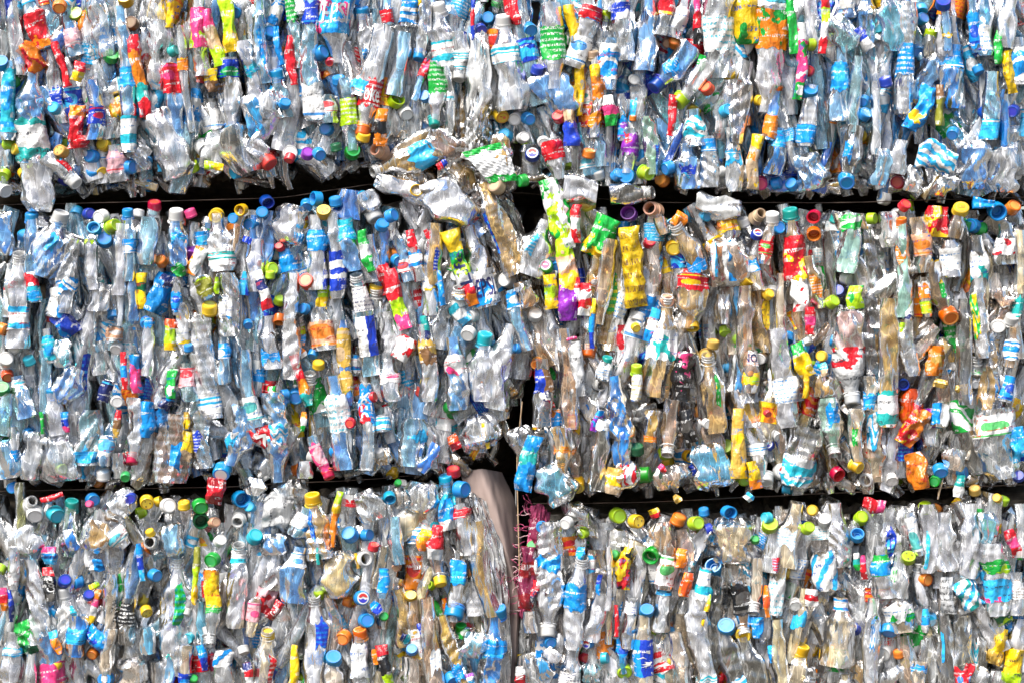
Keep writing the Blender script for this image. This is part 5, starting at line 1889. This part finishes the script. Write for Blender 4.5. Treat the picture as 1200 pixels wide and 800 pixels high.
GRP = {'b': 'crushed bottles packed in the %s bale', 'c': 'loose caps in the %s bale', 'w': 'crushed wrappers in the %s bale', 'p': 'crumpled plastic in the %s bale'}
its = [it for _, it in built]
for it in its: it.d = describe(it); it.pl = place(it); it.lab = None
def uniq(fn, pool):
    m = {}
    for it in pool: m.setdefault(fn(it), []).append(it)
    return m
stages = [lambda it: '%s in the %s bale' % (it.d, it.bale), lambda it: '%s, %s of the %s bale' % (it.d, it.pl[0], it.bale), lambda it: '%s, %s %s of %s bale' % (it.d, it.pl[1], it.pl[0], it.bale)]
zone = [lambda it: it.bale, lambda it: (it.bale, it.pl[0]), lambda it: (it.bale, it.pl)]
def rival(it, n):                       # a cap of the same colour screwed on a bottle nearby
    return it.k == 'c' and 'e' not in it.opt and any(o.capcol == it.col and zone[n](o) == zone[n](it) for o in its if o.k == 'b')
for n_st, st in enumerate(stages):                       # unique by look (and zone) among everything, not only what is left
    for k, v in uniq(st, its).items():
        if len(v) == 1 and v[0].lab is None and len(k.split()) <= 16 and not rival(v[0], n_st): v[0].lab = k
short = {k: v[0] for k, v in uniq(lambda it: it.d, its).items() if len(v) == 1}
marks = [it for it in its if it.lab and it.k != 'c' and (it.d in short or it.lab == stages[0](it)) and len(it.d.split()) <= 8]
used = set(it.lab for it in its if it.lab)
def side(a, b):
    (x, y), (p, q) = centre(a), centre(b); dx, dy = x-p, y-q
    if abs(dx) > abs(dy)*1.2: return 'right of' if dx > 0 else 'left of'
    return 'below' if dy > 0 else 'above'
for it in its:
    if it.lab: continue
    x, y = centre(it)
    for m in sorted([m for m in marks if m.bale == it.bale], key=lambda m: math.hypot(centre(m)[0]-x, centre(m)[1]-y))[:14]:
        s = '%s just %s %s' % (it.d, side(it, m), m.d)
        s += ', %s bale' % it.bale if len(s.split()) <= 13 else ''
        if s not in used and len(s.split()) <= 16: it.lab = s; used.add(s); break
    if it.lab is None:
        for m in sorted([m for m in marks if m.bale == it.bale], key=lambda m: (math.hypot(centre(m)[0]-x, centre(m)[1]-y)))[:40]:
            s = '%s %s %s' % (it.d.replace('crushed ', ''), side(it, m), m.d.replace('crushed ', ''))
            if s not in used and len(s.split()) <= 16: it.lab = s; used.add(s); break
for root, it in built:
    tag(root, it.lab or it.d, 'bottle neck' if it.k == 'c' and it.neck else CAT[it.k], ('open bottle mouths in the %s bale' if it.k == 'c' and it.neck else GRP[it.k]) % it.bale)

# ------------------------------------------------------------------ light and camera
w = bpy.data.worlds.new('World'); scene.world = w; w.use_nodes = True; nt = w.node_tree; nt.nodes.clear()
sky = nt.nodes.new('ShaderNodeTexSky'); sky.sky_type = 'NISHITA'; sky.sun_disc = False
SD = np.array([-.40, -.56, .86]); SD /= np.linalg.norm(SD)
sky.sun_elevation = math.asin(SD[2]); sky.sun_rotation = math.atan2(SD[0], SD[1]) % (2*PI); sky.dust_density = 2.5; sky.air_density = 1.0; sky.ozone_density = .6
bg = nt.nodes.new('ShaderNodeBackground'); bg.inputs[1].default_value = .06
ow = nt.nodes.new('ShaderNodeOutputWorld'); nt.links.new(sky.outputs[0], bg.inputs[0]); nt.links.new(bg.outputs[0], ow.inputs[0])
from mathutils import Vector
sl = bpy.data.lights.new('sun', 'SUN'); sl.energy = 2.5; sl.angle = math.radians(28); sl.color = (1.0, .95, .88)
so = bpy.data.objects.new('sun', sl); coll.objects.link(so); so.rotation_euler = Vector(SD).to_track_quat('Z', 'Y').to_euler()
cam = bpy.data.cameras.new('camera'); co = bpy.data.objects.new('camera', cam); coll.objects.link(co)
CD = 4.2; co.location = (0, -CD, (GROUND-400)*S); co.rotation_euler = (PI/2, 0, 0)
cam.sensor_width = 36; cam.lens = 36 * CD / (1200*S); cam.clip_end = 4000; scene.camera = co
scene.view_settings.view_transform = 'Standard'; scene.view_settings.look = 'None'; scene.view_settings.exposure = EXPO; scene.view_settings.gamma = 1
scene.cycles.max_bounces = 14; scene.cycles.transparent_max_bounces = 14; scene.cycles.glossy_bounces = 3; scene.cycles.diffuse_bounces = 3
scene.cycles.transmission_bounces = 4; scene.cycles.caustics_reflective = False; scene.cycles.caustics_refractive = False
scene.cycles.use_denoising = True; scene.cycles.sample_clamp_indirect = 6
